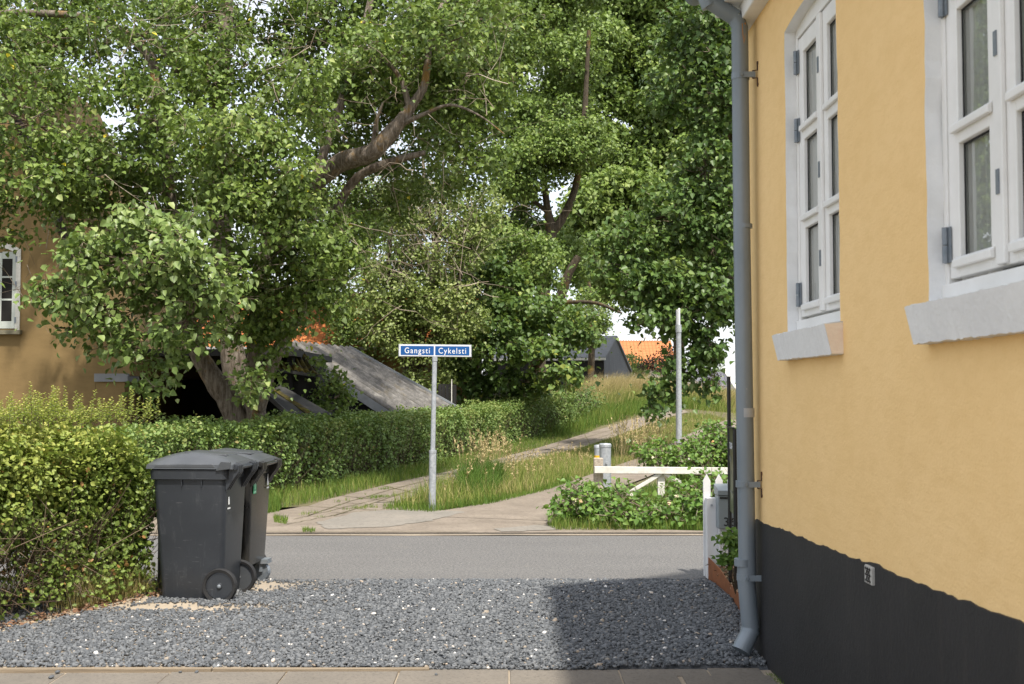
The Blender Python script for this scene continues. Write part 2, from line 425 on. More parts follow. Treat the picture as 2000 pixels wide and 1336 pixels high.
class MB:
    def __init__(s):
        s.v, s.f = [], []
    def add(s, vs, fs):
        b = len(s.v)
        s.v += [tuple(x) for x in vs]
        s.f += [tuple(i + b for i in f) for f in fs]
        return s
    def box(s, x0, x1, y0, y1, z0, z1):
        vs = [(x, y, z) for z in (z0, z1) for y in (y0, y1) for x in (x0, x1)]
        return s.add(vs, [(0, 2, 3, 1), (4, 5, 7, 6), (0, 1, 5, 4), (2, 6, 7, 3), (0, 4, 6, 2), (1, 3, 7, 5)])
    def bar(s, a, b, wd, ht, up=(0, 0, 1)):
        a, b = Vector(a), Vector(b)
        d = (b - a).normalized()
        u = Vector(up)
        r = d.cross(u).normalized()
        u = r.cross(d).normalized()
        vs = [p + r * sx * wd / 2 + u * sz * ht / 2 for p in (a, b) for sx, sz in ((-1, -1), (1, -1), (1, 1), (-1, 1))]
        return s.add(vs, [(3, 2, 1, 0), (4, 5, 6, 7), (0, 1, 5, 4), (1, 2, 6, 5), (2, 3, 7, 6), (3, 0, 4, 7)])
    def quad(s, a, b, c, d):
        return s.add([a, b, c, d], [(0, 1, 2, 3)])
    def slab(s, pts, off):
        """closed prism: polygon pts extruded by vector off"""
        n = len(pts)
        off = Vector(off)
        vs = [Vector(p) for p in pts] + [Vector(p) + off for p in pts]
        return s.add(vs, [tuple(range(n - 1, -1, -1)), tuple(range(n, 2 * n))] + [(i, (i + 1) % n, n + (i + 1) % n, n + i) for i in range(n)])
    def tube(s, pts, rads, n=12, caps=True, jit=0.0, rng=None):
        pts = [Vector(p) for p in pts]
        if isinstance(rads, (int, float)):
            rads = [rads] * len(pts)
        b = len(s.v)
        ref = Vector((0.31, 0.9, 0.2))
        for i, p in enumerate(pts):
            d = (pts[min(i + 1, len(pts) - 1)] - pts[max(i - 1, 0)]).normalized()
            u = d.cross(ref)
            if u.length < 0.1:
                u = d.cross(Vector((1, 0, 0)))
            u.normalize()
            v = d.cross(u)
            for k in range(n):
                a = 2 * math.pi * k / n
                rr = rads[i] * (1 + (rng.uniform(-jit, jit) if rng else 0))
                s.v.append(tuple(p + u * math.cos(a) * rr + v * math.sin(a) * rr))
        for i in range(len(pts) - 1):
            for k in range(n):
                s.f.append((b + i * n + k, b + i * n + (k + 1) % n, b + (i + 1) * n + (k + 1) % n, b + (i + 1) * n + k))
        if caps:
            s.f.append(tuple(b + k for k in range(n - 1, -1, -1)))
            s.f.append(tuple(b + (len(pts) - 1) * n + k for k in range(n)))
        return s
    def lathe(s, c, axis, prof, n=24):
        """prof: list of (radius, distance along axis)"""
        c, ax = Vector(c), Vector(axis).normalized()
        u = ax.orthogonal().normalized()
        v = ax.cross(u)
        b = len(s.v)
        for r, h in prof:
            for k in range(n):
                a = 2 * math.pi * k / n
                s.v.append(tuple(c + ax * h + (u * math.cos(a) + v * math.sin(a)) * r))
        m = len(prof)
        for i in range(m - 1):
            for k in range(n):
                s.f.append((b + i * n + k, b + i * n + (k + 1) % n, b + (i + 1) * n + (k + 1) % n, b + (i + 1) * n + k))
        if prof[0][0] > 1e-5: s.f.append(tuple(b + k for k in range(n - 1, -1, -1)))
        if prof[-1][0] > 1e-5: s.f.append(tuple(b + (m - 1) * n + k for k in range(n)))
        return s
    def build(s, name, mat, parent=None, bevel=0.0, smooth=False, seg=2, face=None):
        me = bpy.data.meshes.new(name)
        me.from_pydata(s.v, [], s.f)
        me.validate()
        me.materials.append(mat)
        o = link(name, me, parent)
        import bmesh
        bm = bmesh.new()
        bm.from_mesh(me)
        bmesh.ops.recalc_face_normals(bm, faces=bm.faces)
        if face:
            for f in bm.faces:
                if f.normal.dot(Vector(face)) < 0: f.normal_flip()
        bm.to_mesh(me)
        bm.free()
        if smooth:
            me.polygons.foreach_set('use_smooth', [True] * len(me.polygons))
            me.set_sharp_from_angle(angle=R(40))
        if bevel:
            m = o.modifiers.new('bevel', 'BEVEL')
            m.width = bevel
            m.segments = seg
            m.limit_method = 'ANGLE'
        return o

def text_mesh(name, body, size, mat, parent, origin, xdir, zdir, align='CENTER', depth=0.001, xs=1.0, spacing=1.0, bold=0.0):
    cu = bpy.data.curves.new('lettering', 'FONT')
    cu.body = body
    cu.size = size
    cu.align_x = align
    cu.align_y = 'CENTER'
    cu.extrude = depth
    cu.offset = bold
    cu.space_character = spacing
    cu.resolution_u = 3
    tmp = bpy.data.objects.new('tmp', cu)
    me = bpy.data.meshes.new_from_object(tmp)
    bpy.data.objects.remove(tmp)
    xd, zd = Vector(xdir).normalized(), Vector(zdir).normalized()
    nd = xd.cross(zd)
    me.transform(Matrix(((xd.x * xs, zd.x, nd.x, origin[0]), (xd.y * xs, zd.y, nd.y, origin[1]), (xd.z * xs, zd.z, nd.z, origin[2]), (0, 0, 0, 1))))
    me.materials.clear()
    me.materials.append(mat)
    return link(name, me, parent)

# ---- numpy mass meshes
def np_mesh(name, verts, loops, starts, mat, parent=None, tone=None, smooth=False):
    me = bpy.data.meshes.new(name)
    me.vertices.add(len(verts))
    me.vertices.foreach_set('co', verts.astype(np.float32).ravel())
    me.loops.add(len(loops))
    me.loops.foreach_set('vertex_index', loops.astype(np.int32))
    me.polygons.add(len(starts))
    me.polygons.foreach_set('loop_start', starts.astype(np.int32))
    me.update(calc_edges=True)
    if tone is not None:
        at = me.attributes.new('tone', 'FLOAT', 'FACE')
        at.data.foreach_set('value', tone.astype(np.float32))
    me.materials.append(mat)
    return link(name, me, parent)
def norm(a):
    return a / np.maximum(np.linalg.norm(a, axis=1, keepdims=True), 1e-6)
def leaves(name, pos, nrm, tip, size, tone, mat, parent=None, wide=0.42, fold=0.12, shape=0):
    n = len(pos)
    nrm = norm(nrm)
    tip = norm(tip - nrm * np.sum(tip * nrm, axis=1, keepdims=True))
    sd = np.cross(nrm, tip)
    y1, y2, w2 = ((0.22, 0.58, 0.75), (0.32, 0.68, 0.85))[shape]
    P = [(0, 0, 0), (-wide, y1, fold), (-wide * w2, y2, fold * 0.8), (0, 1, -0.10), (wide * w2, y2, fold * 0.8), (wide, y1, fold)]
    V = np.empty((n, 6, 3))
    for i, (u, v, h) in enumerate(P):
        V[:, i] = pos + (sd * u + tip * v + nrm * h) * size[:, None]
    idx = (np.arange(n) * 6)[:, None] + np.array([0, 1, 2, 3, 0, 3, 4, 5])[None]
    return np_mesh(name, V.reshape(-1, 3), idx.ravel(), np.arange(2 * n) * 4, mat, parent, np.repeat(tone, 2))
def sticks(name, a, b, ra, rb, tone, mat, parent=None):
    n = len(a)
    d = norm(b - a)
    ref = np.tile(np.array([[0.3, 0.2, 0.93]]), (n, 1))
    u = norm(np.cross(d, ref) + 1e-5)
    v = np.cross(d, u)
    V = np.empty((n, 6, 3))
    for k in range(3):
        an = 2 * math.pi * k / 3
        o = u * math.cos(an) + v * math.sin(an)
        V[:, k] = a + o * np.reshape(ra, (-1, 1))
        V[:, 3 + k] = b + o * np.reshape(rb, (-1, 1))
    f = np.array([0, 1, 4, 3, 1, 2, 5, 4, 2, 0, 3, 5])
    idx = (np.arange(n) * 6)[:, None] + f[None]
    return np_mesh(name, V.reshape(-1, 3), idx.ravel(), np.arange(3 * n) * 4, mat, parent, np.repeat(tone, 3))
def blades(name, root, height, lean, width, tone, mat, parent=None, rng=None):
    n = len(root)
    ang = rng.uniform(0, 2 * math.pi, n)
    sd = np.stack([np.cos(ang), np.sin(ang), np.zeros(n)], 1) * width[:, None] * 0.5
    mid = root + lean * 0.35 + np.array([[0, 0, 1]]) * (height * 0.58)[:, None]
    tp = root + lean + np.array([[0, 0, 1]]) * (height * 0.97)[:, None]
    V = np.stack([root - sd, root + sd, mid + sd * 0.8, mid - sd * 0.8, tp], 1)
    idx = (np.arange(n) * 5)[:, None] + np.array([0, 1, 2, 3, 3, 2, 4])[None]
    st = (np.arange(n) * 7)[:, None] + np.array([0, 4])[None]
    return np_mesh(name, V.reshape(-1, 3), idx.ravel(), st.ravel(), mat, parent, np.repeat(tone, 2))
def in_poly(x, y, poly):
    c = np.zeros(len(x), bool)
    n = len(poly)
    for i in range(n):
        x1, y1 = poly[i][0], poly[i][1]
        x2, y2 = poly[(i + 1) % n][0], poly[(i + 1) % n][1]
        cond = ((y1 > y) != (y2 > y)) & (x < (x2 - x1) * (y - y1) / ((y2 - y1) if y2 != y1 else 1e-9) + x1)
        c ^= cond
    return c
def sample_poly(poly, n, rng):
    xs = [p[0] for p in poly]; ys = [p[1] for p in poly]
    X, Y = [], []
    tot = 0
    while tot < n:
        x = rng.uniform(min(xs), max(xs), n * 2); y = rng.uniform(min(ys), max(ys), n * 2)
        m = in_poly(x, y, poly)
        X.append(x[m]); Y.append(y[m]); tot += m.sum()
    x = np.concatenate(X)[:n]; y = np.concatenate(Y)[:n]
    return x, y
def wob(x, y, z=0.0, s=1.0):
    return (np.sin(x * 2.1 * s + 1.3) * np.cos(y * 1.7 * s + z * 1.9 * s) + 0.6 * np.sin(x * 4.3 * s - y * 3.7 * s + z * 3.1 * s + 0.7) + 0.4 * np.sin(x * 8.9 * s + y * 7.3 * s - z * 6.1 * s)) / 2.0

# ------------------------------------------------------------------ ground
rng = np.random.default_rng(7)
def sheet(name, poly, res, off, mat, zf=T, kind='structure'):
    """terrain-following sheet clipped to a polygon: grid cells whose centre is inside, rim vertices moved onto the outline"""
    mb = MB()
    import bmesh
    me = bpy.data.meshes.new(name)
    bm = bmesh.new()
    vs = [bm.verts.new((p[0], p[1], 0)) for p in poly]
    bm.faces.new(vs)
    bmesh.ops.triangulate(bm, faces=bm.faces[:])
    xs = [p[0] for p in poly]; ys = [p[1] for p in poly]
    for v0, v1, st, nx in ((min(xs), max(xs), res, (1, 0, 0)), (min(ys), max(ys), res, (0, 1, 0))):
        q = v0 + st
        while q < v1:
            bmesh.ops.bisect_plane(bm, geom=bm.verts[:] + bm.edges[:] + bm.faces[:], plane_co=(q, q, 0), plane_no=nx)
            q += st
    for v in bm.verts:
        v.co.z = float(zf(v.co.x, v.co.y)) + off
    bmesh.ops.recalc_face_normals(bm, faces=bm.faces)
    for f in bm.faces:
        if f.normal.z < 0: f.normal_flip()
    bm.to_mesh(me); bm.free()
    me.materials.append(mat)
    o = link(name, me)
    return tag(o, kind=kind)

def Tg(x, y):
    return T(x, y)
# main ground: fine grid near, coarse ring to the horizon
gx = np.concatenate([[-900, -300, -120, -60], np.arange(-30, 31, 1.0), [60, 120, 300, 900]])
gy = np.concatenate([[-200, -40, -12], np.arange(-4, 70, 1.0), [85, 120, 200, 400, 900]])
mb = MB()
for y in gy:
    for x in gx:
        mb.v.append((x, y, float(T(x, y)) - 0.016))
nx = len(gx)
for j in range(len(gy) - 1):
    for i in range(nx - 1):
        mb.f.append((j * nx + i, j * nx + i + 1, (j + 1) * nx + i + 1, (j + 1) * nx + i))
tag(mb.build('ground', M_SOIL, smooth=True), kind='structure')

Y_SL, Y_RN, Y_RF = 6.17, 9.05, 12.0        # slab edge, near and far road edge
mb = MB(); mb.quad((-40, Y_RN - 0.4, 0), (40, Y_RN - 0.4, 0), (40, Y_RF + 0.05, 0.0), (-40, Y_RF + 0.05, 0.0))
tag(mb.build('road', M_ASPH), kind='structure')
# driveway bed: slight mound of sandy base under the gravel
mb = MB()
NXG, NYG = 60, 30
for j in range(NYG + 1):
    for i in range(NXG + 1):
        x = -4.6 + (2.2 + 4.6) * i / NXG
        y = Y_SL - 0.02 + (Y_RN + 0.03 * math.sin(x * 5) + 0.02 * math.sin(x * 13) - Y_SL + 0.02) * j / NYG
        e = min(1, (Y_RN - y) / 0.25) if y < Y_RN else 0
        mb.v.append((x, y, -.03 if j == 0 else 0.006 + 0.012 * max(0, e) + 0.004 * math.sin(x * 3 + y * 2)))
for j in range(NYG):
    for i in range(NXG):
        a = j * (NXG + 1) + i
        mb.f.append((a, a + 1, a + NXG + 2, a + NXG + 1))
k = NT('driveway_bed')
pz = k.pos()
cs = k.ramp(k.noise(1.8, 6, 0.65), [(0.3, (0.31, 0.26, 0.195)), (0.7, (0.40, 0.34, 0.262))])
cg = k.ramp(k.noise(60, 4, 0.75), [(0.35, (0.07, 0.074, 0.08)), (0.65, (0.16, 0.168, 0.176))])
sp = k.n('ShaderNodeSeparateXYZ'); k.l(pz, sp.inputs[0])
ma = k.n('ShaderNodeMath'); ma.operation = 'MULTIPLY_ADD'; ma.inputs[1].default_value = -0.45; ma.inputs[2].default_value = -0.42
k.l(sp.outputs[0], ma.inputs[0])
M_BED = k.done(k.bsdf(k.mix(k.ramp(ma.outputs[0], [(0.0, (0, 0, 0)), (0.5, (1, 1, 1))]), cg, cs), 0.9, 0.15, 0, k.bump(k.noise(50, 4), 0.5, 0.012)))
tag(mb.build('driveway', M_BED, smooth=True), kind='structure')

# concrete slab row in front of the camera
mb = MB()
import itertools
joints = [-3.9, -3.36, -2.76, -1.02, -0.05, 0.30]
xs_j = [-4.4, -3.72, -3.02, -2.36, -1.80, -1.18, -0.58, 0.01, 0.60, 1.08, 1.37]
for a, b in zip(xs_j[:-1], xs_j[1:]):
    h = 0.012 + 0.004 * math.sin(a * 9)
    if a > 0.55:
        mb.box(a + 0.005, b - 0.005, 6.03, Y_SL + 0.03 * (a - 0.3), 0.0 - 0.05, h)
    else:
        mb.box(a + 0.005, b - 0.005, 5.36, Y_SL - 0.065 if a < -1.1 else Y_SL - 0.02, -0.05, h)
for a, b in zip([0.60, 0.92], [0.90, 1.395]):
    mb.box(a + 0.004, b - 0.004, 5.30, 6.022, -0.05, 0.013)
for r in range(1, 7):
    y1 = 5.35 - 0.61 * (r - 1)
    for i in range(-8, 3):
        a = i * 0.61 + (0.3 if r % 2 else 0)
        mb.box(a + 0.005, min(a + 0.605, 1.40), y1 - 0.60, y1 - 0.006, -0.05, 0.011 + 0.003 * math.sin(i * 3 + r))
tag(mb.build('pavement', M_SLAB, bevel=0.004), kind='structure')
mb = MB(); mb.quad((-6, -2, 0.004), (1.43, -2, 0.004), (1.43, Y_SL, 0.004), (-6, Y_SL, 0.004))
tag(mb.build('pavement_bed', M_SAND), kind='structure')

# timber edging boards between gravel and slabs
for x0, x1, lab in ((-4.4, -1.59, 'long weathered timber edging board at the left between gravel and paving slabs'), (-1.58, -0.42, 'short weathered timber edging board by the middle paving slabs')):
    mb = MB()
    n = 14
    for j in range(n):
        a = x0 + (x1 - x0) * j / n; b = x0 + (x1 - x0) * (j + 1) / n
        f = lambda q: Y_SL - 0.02 + 0.010 * math.sin(q * 2.3) + (0.012 * (q + 1.5) if q > -1.6 else 0)
        mb.add([(a, f(a) - 0.034, -0.03), (b, f(b) - 0.034, -0.03), (b, f(b), -0.03), (a, f(a), -0.03), (a, f(a) - 0.034, 0.024), (b, f(b) - 0.034, 0.024), (b, f(b), 0.026), (a, f(a), 0.026)],
               [(0, 1, 5, 4), (3, 7, 6, 2), (4, 5, 6, 7)] + ([(0, 4, 7, 3)] if j == 0 else []) + ([(1, 2, 6, 5)] if j == n - 1 else []))
    tag(mb.build('edging_board', M_WOOD), lab, 'edging', 'timber edging boards')

# far side: apron and the two paths
apron = [(-7, 12.03), (3.2, 12.03), (1.2, 12.5), (1.05, 13.2), (0.9, 14.6), (0.3, 15.0), (-0.8, 14.45), (-1.6, 15.2), (-2.7, 14.9), (-3.1, 13.9), (-7, 11.9 + 1.0)]
sheet('apron', apron, 0.8, 0.0100, M_PATH)
mb = MB(); mb.slab([(-9, 12.02, -0.05), (9, 12.02, -0.05), (9, 12.14, -0.05), (-9, 12.14, -0.05)], (0, 0, 0.060))
tag(mb.build('kerb', M_CONC), kind='structure')
pe = [(-3.0, 13.4), (-2.55, 14.3)]
def polypx(pts, off=0.0):
    return [G(*p, off) for p in pts]
LP_L = polypx([(545, 1010), (640, 977), (760, 947), (880, 921), (1000, 889), (1076, 868), (1150, 845), (1225, 822), (1290, 806), (1330, 798)])
LP_R = polypx([(700, 1010), (770, 990), (830, 965), (930, 930), (1000, 908), (1060, 893), (1165, 866), (1240, 840), (1300, 818), (1345, 806)])
sheet('gangsti_path', LP_L + LP_R[::-1], 0.8, 0.0115, M_PATH)
RP_L = polypx([(820, 1010), (850, 1002), (950, 985), (1050, 962), (1115, 942), (1190, 915), (1270, 887), (1335, 853), (1385, 833), (1420, 821)])
RP_R = polypx([(1075, 1020), (1110, 990), (1180, 965), (1260, 935), (1330, 905), (1390, 880), (1440, 862), (1475, 842), (1490, 832), (1500, 822)])
sheet('cykelsti_path', RP_L + RP_R[::-1], 0.8, 0.0130, M_PATH)
def rough(pts, am, n=9, sd=1):
    q_ = random.Random(sd); out = []
    for a, b in zip(pts, pts[1:] + pts[:1]):
        for i in range(n):
            t = i / n
            out.append((a.x + (b.x - a.x) * t + q_.uniform(-am, am), a.y + (b.y - a.y) * t + q_.uniform(-am, am) * .7))
    return out
sheet('concrete_patch', rough([G(620, 1022), G(700, 1002), G(770, 998), G(860, 999), G(910, 1002), G(840, 1020), G(760, 1032), G(640, 1036)], .035), 0.5, 0.0145, M_CONC)
sheet('light_patch', rough([G(960, 1036), G(1040, 1028), G(1090, 1030), G(1085, 1038), G(980, 1041)], .04, 6, 2), 0.5, 0.0150, M_CONC)
sheet('sand_strip', [(-9, 11.97), (-5, 11.99), (-3, 11.94), (-2, 11.965), (-1, 11.93), (0, 11.98), (.8, 11.95), (1.5, 11.96), (3, 11.94), (9, 11.98), (9, 12.02), (-9, 12.02)], 0.7, 0.004, M_SAND)
# cracks and joints in the old slab path
mb = MB()
rnd = random.Random(3)
def crack(pts, wd):
    for a, b in zip(pts[:-1], pts[1:]):
        d = Vector((b[0] - a[0], b[1] - a[1], 0)); q = Vector((-d.y, d.x, 0)).normalized() * wd / 2
        A = Vector((a[0], a[1], float(T(a[0], a[1])) + 0.0168)); B = Vector((b[0], b[1], float(T(b[0], b[1])) + 0.0168))
        mb.quad(A - q, B - q, B + q, A + q)
def jag(a, b, n, am):
    return [(a[0] + (b[0] - a[0]) * t / n + rnd.uniform(-am, am), a[1] + (b[1] - a[1]) * t / n + rnd.uniform(-am, am)) for t in range(n + 1)]
for p, q in (((575, 1017), (800, 962)), ((640, 1005), (730, 1000)), ((545, 1030), (680, 1003)), ((680, 985), (765, 990)), ((760, 957), (850, 962))):
    a, b = G(*p), G(*q)
    crack(jag((a.x, a.y), (b.x, b.y), 22, 0.02), 0.014)
for t in np.linspace(.06, .80, 11):
    i_ = t * (len(LP_L) - 1); i0 = int(i_); f_ = i_ - i0
    a = LP_L[i0].lerp(LP_L[i0 + 1], f_); b = LP_R[i0].lerp(LP_R[i0 + 1], f_)
    crack(jag((a.x, a.y), (b.x, b.y), 12, 0.015), 0.022)
for t in (.35, .68):
    cpts = [(LP_L[i].lerp(LP_R[i], t).x, LP_L[i].lerp(LP_R[i], t).y) for i in range(8)]
    fine = []
    for a, b in zip(cpts[:-1], cpts[1:]):
        fine += jag(a, b, 10, .014)[:-1]
    crack(fine, .02)
crack(jag((-5.0, 12.19), (-0.4, 12.17), 60, 0.008), 0.016)
tag(mb.build('path_cracks', M_SOIL), kind='structure')

# ------------------------------------------------------------------ gravel stones
rg = np.random.default_rng(11)
def ico():
    t = (1 + 5 ** 0.5) / 2
    v = np.array([(-1, t, 0), (1, t, 0), (-1, -t, 0), (1, -t, 0), (0, -1, t), (0, 1, t), (0, -1, -t), (0, 1, -t), (t, 0, -1), (t, 0, 1), (-t, 0, -1), (-t, 0, 1)], float)
    f = np.array([(0, 11, 5), (0, 5, 1), (0, 1, 7), (0, 7, 10), (0, 10, 11), (1, 5, 9), (5, 11, 4), (11, 10, 2), (10, 7, 6), (7, 1, 8), (3, 9, 4), (3, 4, 2), (3, 2, 6), (3, 6, 8), (3, 8, 9), (4, 9, 5), (2, 4, 11), (6, 2, 10), (8, 6, 7), (9, 8, 1)])
    return v / np.linalg.norm(v[0]), f
IV, IF = ico()
def stones(name, x, y, z, size, tone, mat, flat=0.62, parent=None):
    n = len(x)
    V = np.repeat(IV[None], n, 0) * (1 + rg.uniform(-0.28, 0.28, (n, 12, 1)))
    sc = np.stack([rg.uniform(0.8, 1.35, n), rg.uniform(0.6, 1.0, n), rg.uniform(0.4, 0.8, n) * flat / 0.6], 1)
    V *= sc[:, None, :] * size[:, None, None]
    tl = rg.normal(0, 0.35, n)
    c, s = np.cos(tl)[:, None], np.sin(tl)[:, None]
    X, Z = V[:, :, 0] * c - V[:, :, 2] * s, V[:, :, 0] * s + V[:, :, 2] * c
    V[:, :, 0], V[:, :, 2] = X, Z
    a = rg.uniform(0, 6.28, n); c, s = np.cos(a)[:, None], np.sin(a)[:, None]
    X, Y = V[:, :, 0] * c - V[:, :, 1] * s, V[:, :, 0] * s + V[:, :, 1] * c
    V[:, :, 0], V[:, :, 1] = X, Y
    V += np.stack([x, y, z], 1)[:, None, :]
    idx = (np.arange(n) * 12)[:, None] + IF.ravel()[None]
    return np_mesh(name, V.reshape(-1, 3), idx.ravel(), np.arange(n * 20) * 3, mat, parent, np.repeat(tone, 20))
N = 88000
x = rg.uniform(-3.7, 1.75, N); y = Y_SL - 0.03 + (Y_RN + 0.08 - Y_SL) * rg.uniform(0, 1, N)
keep = np.ones(N, bool)
# bare sandy places: by the bins, along the hedge, near the road
sandy = np.exp(-((x + 2.0) / 0.75) ** 2 - ((y - 8.75) / 0.26) ** 2) * 1.5 + np.exp(-((x + 2.2) / 0.7) ** 2 - ((y - 7.88) / 0.16) ** 2) * 1.3
hedge_line = 7.12 + (x + 3.30) * 1.85
sandy += np.clip(1.0 - np.abs(y - hedge_line + 0.12) / 0.34, 0, 1) * (x < -2.3) * 1.15
sandy += np.clip(1 - (Y_RN - y) / 0.09, 0, 1) * 0.5 * (x < -0.6)
sandy *= 1 + 0.7 * wob(x, y, 0, 3.0)
keep &= rg.uniform(0, 1, N) > np.clip(sandy, 0, 0.97)
keep &= (y > Y_SL + .005) | (x > -.42)
keep &= (y > Y_SL + .028 * (x - .3) - .004) | (x < .55)
keep &= ~((x > 1.60 + 0.0 * x) & (y > 8.3))
keep &= x < np.interp(y, [6.1, 6.65, 7.56, 8.42, 9.25], [1.40, 1.46, 1.56, 1.63, 1.63])
x, y = x[keep], y[keep]
n = len(x)
size = rg.lognormal(math.log(0.0088), 0.34, n).clip(0.004, 0.024)
tone = (rg.uniform(0, 0.90, n) * .8 + .45 * .2)
r2 = rg.uniform(0, 1, n)
tone = np.where(r2 > 0.981, rg.uniform(0.91, 1.0, n), tone)
ez = np.clip((Y_RN - y) / 0.25, 0, 1)
z = 0.010 + 0.016 * ez + rg.uniform(-0.002, 0.007, n) - .008 * np.clip((Y_SL + .03 - y) / .05, 0, 1)
tag(stones('gravel', x, y, z, size, tone, M_GRAVEL), 'blue grey crushed stone covering the driveway between road and slabs', 'gravel', kind='stuff')
# loose chips on the slabs
for (px, py) in ((60, 1318), (112, 1320), (100, 1330), (352, 1324), (384, 1323), (615, 1306), (748, 1313), (871, 1298), (916, 1305), (852, 1327)):
    p = G(px, py)
    tag(stones('loose_stone', np.array([p.x]), np.array([p.y]), np.array([0.018]), np.array([0.013]), np.array([0.3]), M_GRAVEL), 'small grey gravel stone lying loose on the paving slabs', 'stone', 'loose stones on the slabs')
# leaf litter along the hedge foot
n = 520
t = rg.uniform(0, 1, n)
px_ = -3.45 + 1.2 * t + rg.normal(0, 0.10, n)
py_ = 7.12 + (px_ + 3.30) * 1.85 - rg.uniform(0.0, 0.5, n) ** 1.6
o = leaves('leaf_litter', np.stack([px_, py_, 0.03 + rg.uniform(0, 0.015, n)], 1), np.stack([rg.normal(0, .4, n), rg.normal(0, .4, n), np.ones(n)], 1), rg.normal(0, 1, (n, 3)), rg.uniform(0.015, 0.04, n), rg.uniform(0, 1, n), M_LITTER)
tag(o, 'brown fallen leaves strewn along the foot of the near hedge', 'leaf litter', kind='stuff')

# ------------------------------------------------------------------ yellow house
XW = 1.4287
YC = 6.62
ZTOP = 3.66
house = thing('yellow_house', 'yellow plastered house with black tarred plinth filling the right side', 'house', (XW, YC, 0))
WIN = []
for yc in (5.27, 3.35, 1.43, -0.6):
    WIN.append((yc - 0.4525, yc + 0.4525))
ZW0, ZW1 = 1.80, 3.36
REC = 0.055
rr = random.Random(5)
mb = MB()
def wallstrip(y0, y1, z0, z1, jag0=False, jag1=False):
    mb.quad((XW, y0, z0), (XW, y1, z0), (XW, y1, z1), (XW, y0, z1))
ys = [-6.0]
for a, b in sorted(WIN):
    ys += [a, b]
ys.append(YC)
# strips between windows with slightly uneven edges (hand-plastered)
def edge(y, seed, amp=0.006, n=26):
    q = random.Random(seed)
    out = []
    v = 0
    for i in range(n + 1):
        v = v * 0.6 + q.uniform(-amp, amp)
        out.append((y + (v if 0 < i < n else 0), ZW0 + (ZW1 - ZW0) * i / n))
    return out
EDG = {}
for i, (a, b) in enumerate(sorted(WIN)):
    EDG[a] = edge(a, 10 + i); EDG[b] = edge(b, 30 + i)
prev = -6.0
for a, b in sorted(WIN) + [(YC, None)]:
    L = EDG.get(prev, [(prev, ZW0 + (ZW1 - ZW0) * i / 26) for i in range(27)])
    Rr = EDG.get(a, [(a, ZW0 + (ZW1 - ZW0) * i / 26) for i in range(27)])
    for i in range(26):
        mb.quad((XW, L[i][0], L[i][1]), (XW, Rr[i][0], Rr[i][1]), (XW, Rr[i + 1][0], Rr[i + 1][1]), (XW, L[i + 1][0], L[i + 1][1]))
    prev = b
mb.quad((XW, -6, -0.3), (XW, YC, -0.3), (XW, YC, ZW0), (XW, -6, ZW0))
# above windows: segmental arch heads
def arch(y, a, b):
    u = (y - (a + b) / 2) / ((b - a) / 2)
    return ZW1 + 0.035 * (1 - u * u)
prev = -6.0
for a, b in sorted(WIN) + [(YC, None)]:
    mb.quad((XW, prev, ZW1), (XW, a, ZW1), (XW, a, ZTOP), (XW, prev, ZTOP))
    if b is not None:
        for i in range(10):
            q0 = a + (b - a) * i / 10; q1 = a + (b - a) * (i + 1) / 10
            mb.quad((XW, q0, arch(q0, a, b)), (XW, q1, arch(q1, a, b)), (XW, q1, ZTOP), (XW, q0, ZTOP))
    prev = b
# gable end wall towards the street and the rest of the shell
RW = 7.2
RIDGE = (XW + RW / 2, ZTOP + 0.2 + RW / 2 * math.tan(R(50)))
mb.add([(XW, YC, -0.3), (XW + RW, YC, -0.3), (XW + RW, YC, ZTOP), (RIDGE[0], YC, RIDGE[1] - 0.1), (XW, YC, ZTOP)], [(0, 1, 2, 3, 4)])
mb.quad((XW + RW, YC, -0.3), (XW + RW, -6, -0.3), (XW + RW, -6, ZTOP), (XW + RW, YC, ZTOP))
mb.add([(XW, -6, -0.3), (XW + RW, -6, -0.3), (XW + RW, -6, ZTOP), (RIDGE[0], -6, RIDGE[1] - 0.1), (XW, -6, ZTOP)], [(4, 3, 2, 1, 0)])
wall = mb.build('wall', M_YEL, house)
# plinth with an uneven hand-painted top
mb = MB()
q = random.Random(8)
pts = []
yy = YC
v = 0
while yy > -6:
    v = v * 0.55 + q.uniform(-0.006, 0.006)
    zt = 0.777 + (YC - yy) * 0.0253 + v
    pts.append((yy, min(zt, 1.05)))
    yy -= q.uniform(0.02, 0.06)
PX = XW - 0.006
for (y0, z0), (y1, z1) in zip(pts[:-1], pts[1:]):
    mb.quad((PX, y1, -0.3), (PX, y0, -0.3), (PX, y0, z0), (PX, y1, z1))
    mb.quad((PX, y1, z1), (PX, y0, z0), (XW + 0.002, y0, z0 + 0.002), (XW + 0.002, y1, z1 + 0.002))
mb.quad((PX, YC + 0.006, -0.3), (XW + RW, YC + 0.006, -0.3), (XW + RW, YC + 0.006, 0.777), (PX, YC + 0.006, 0.777))
mb.build('plinth', M_TAR, house)
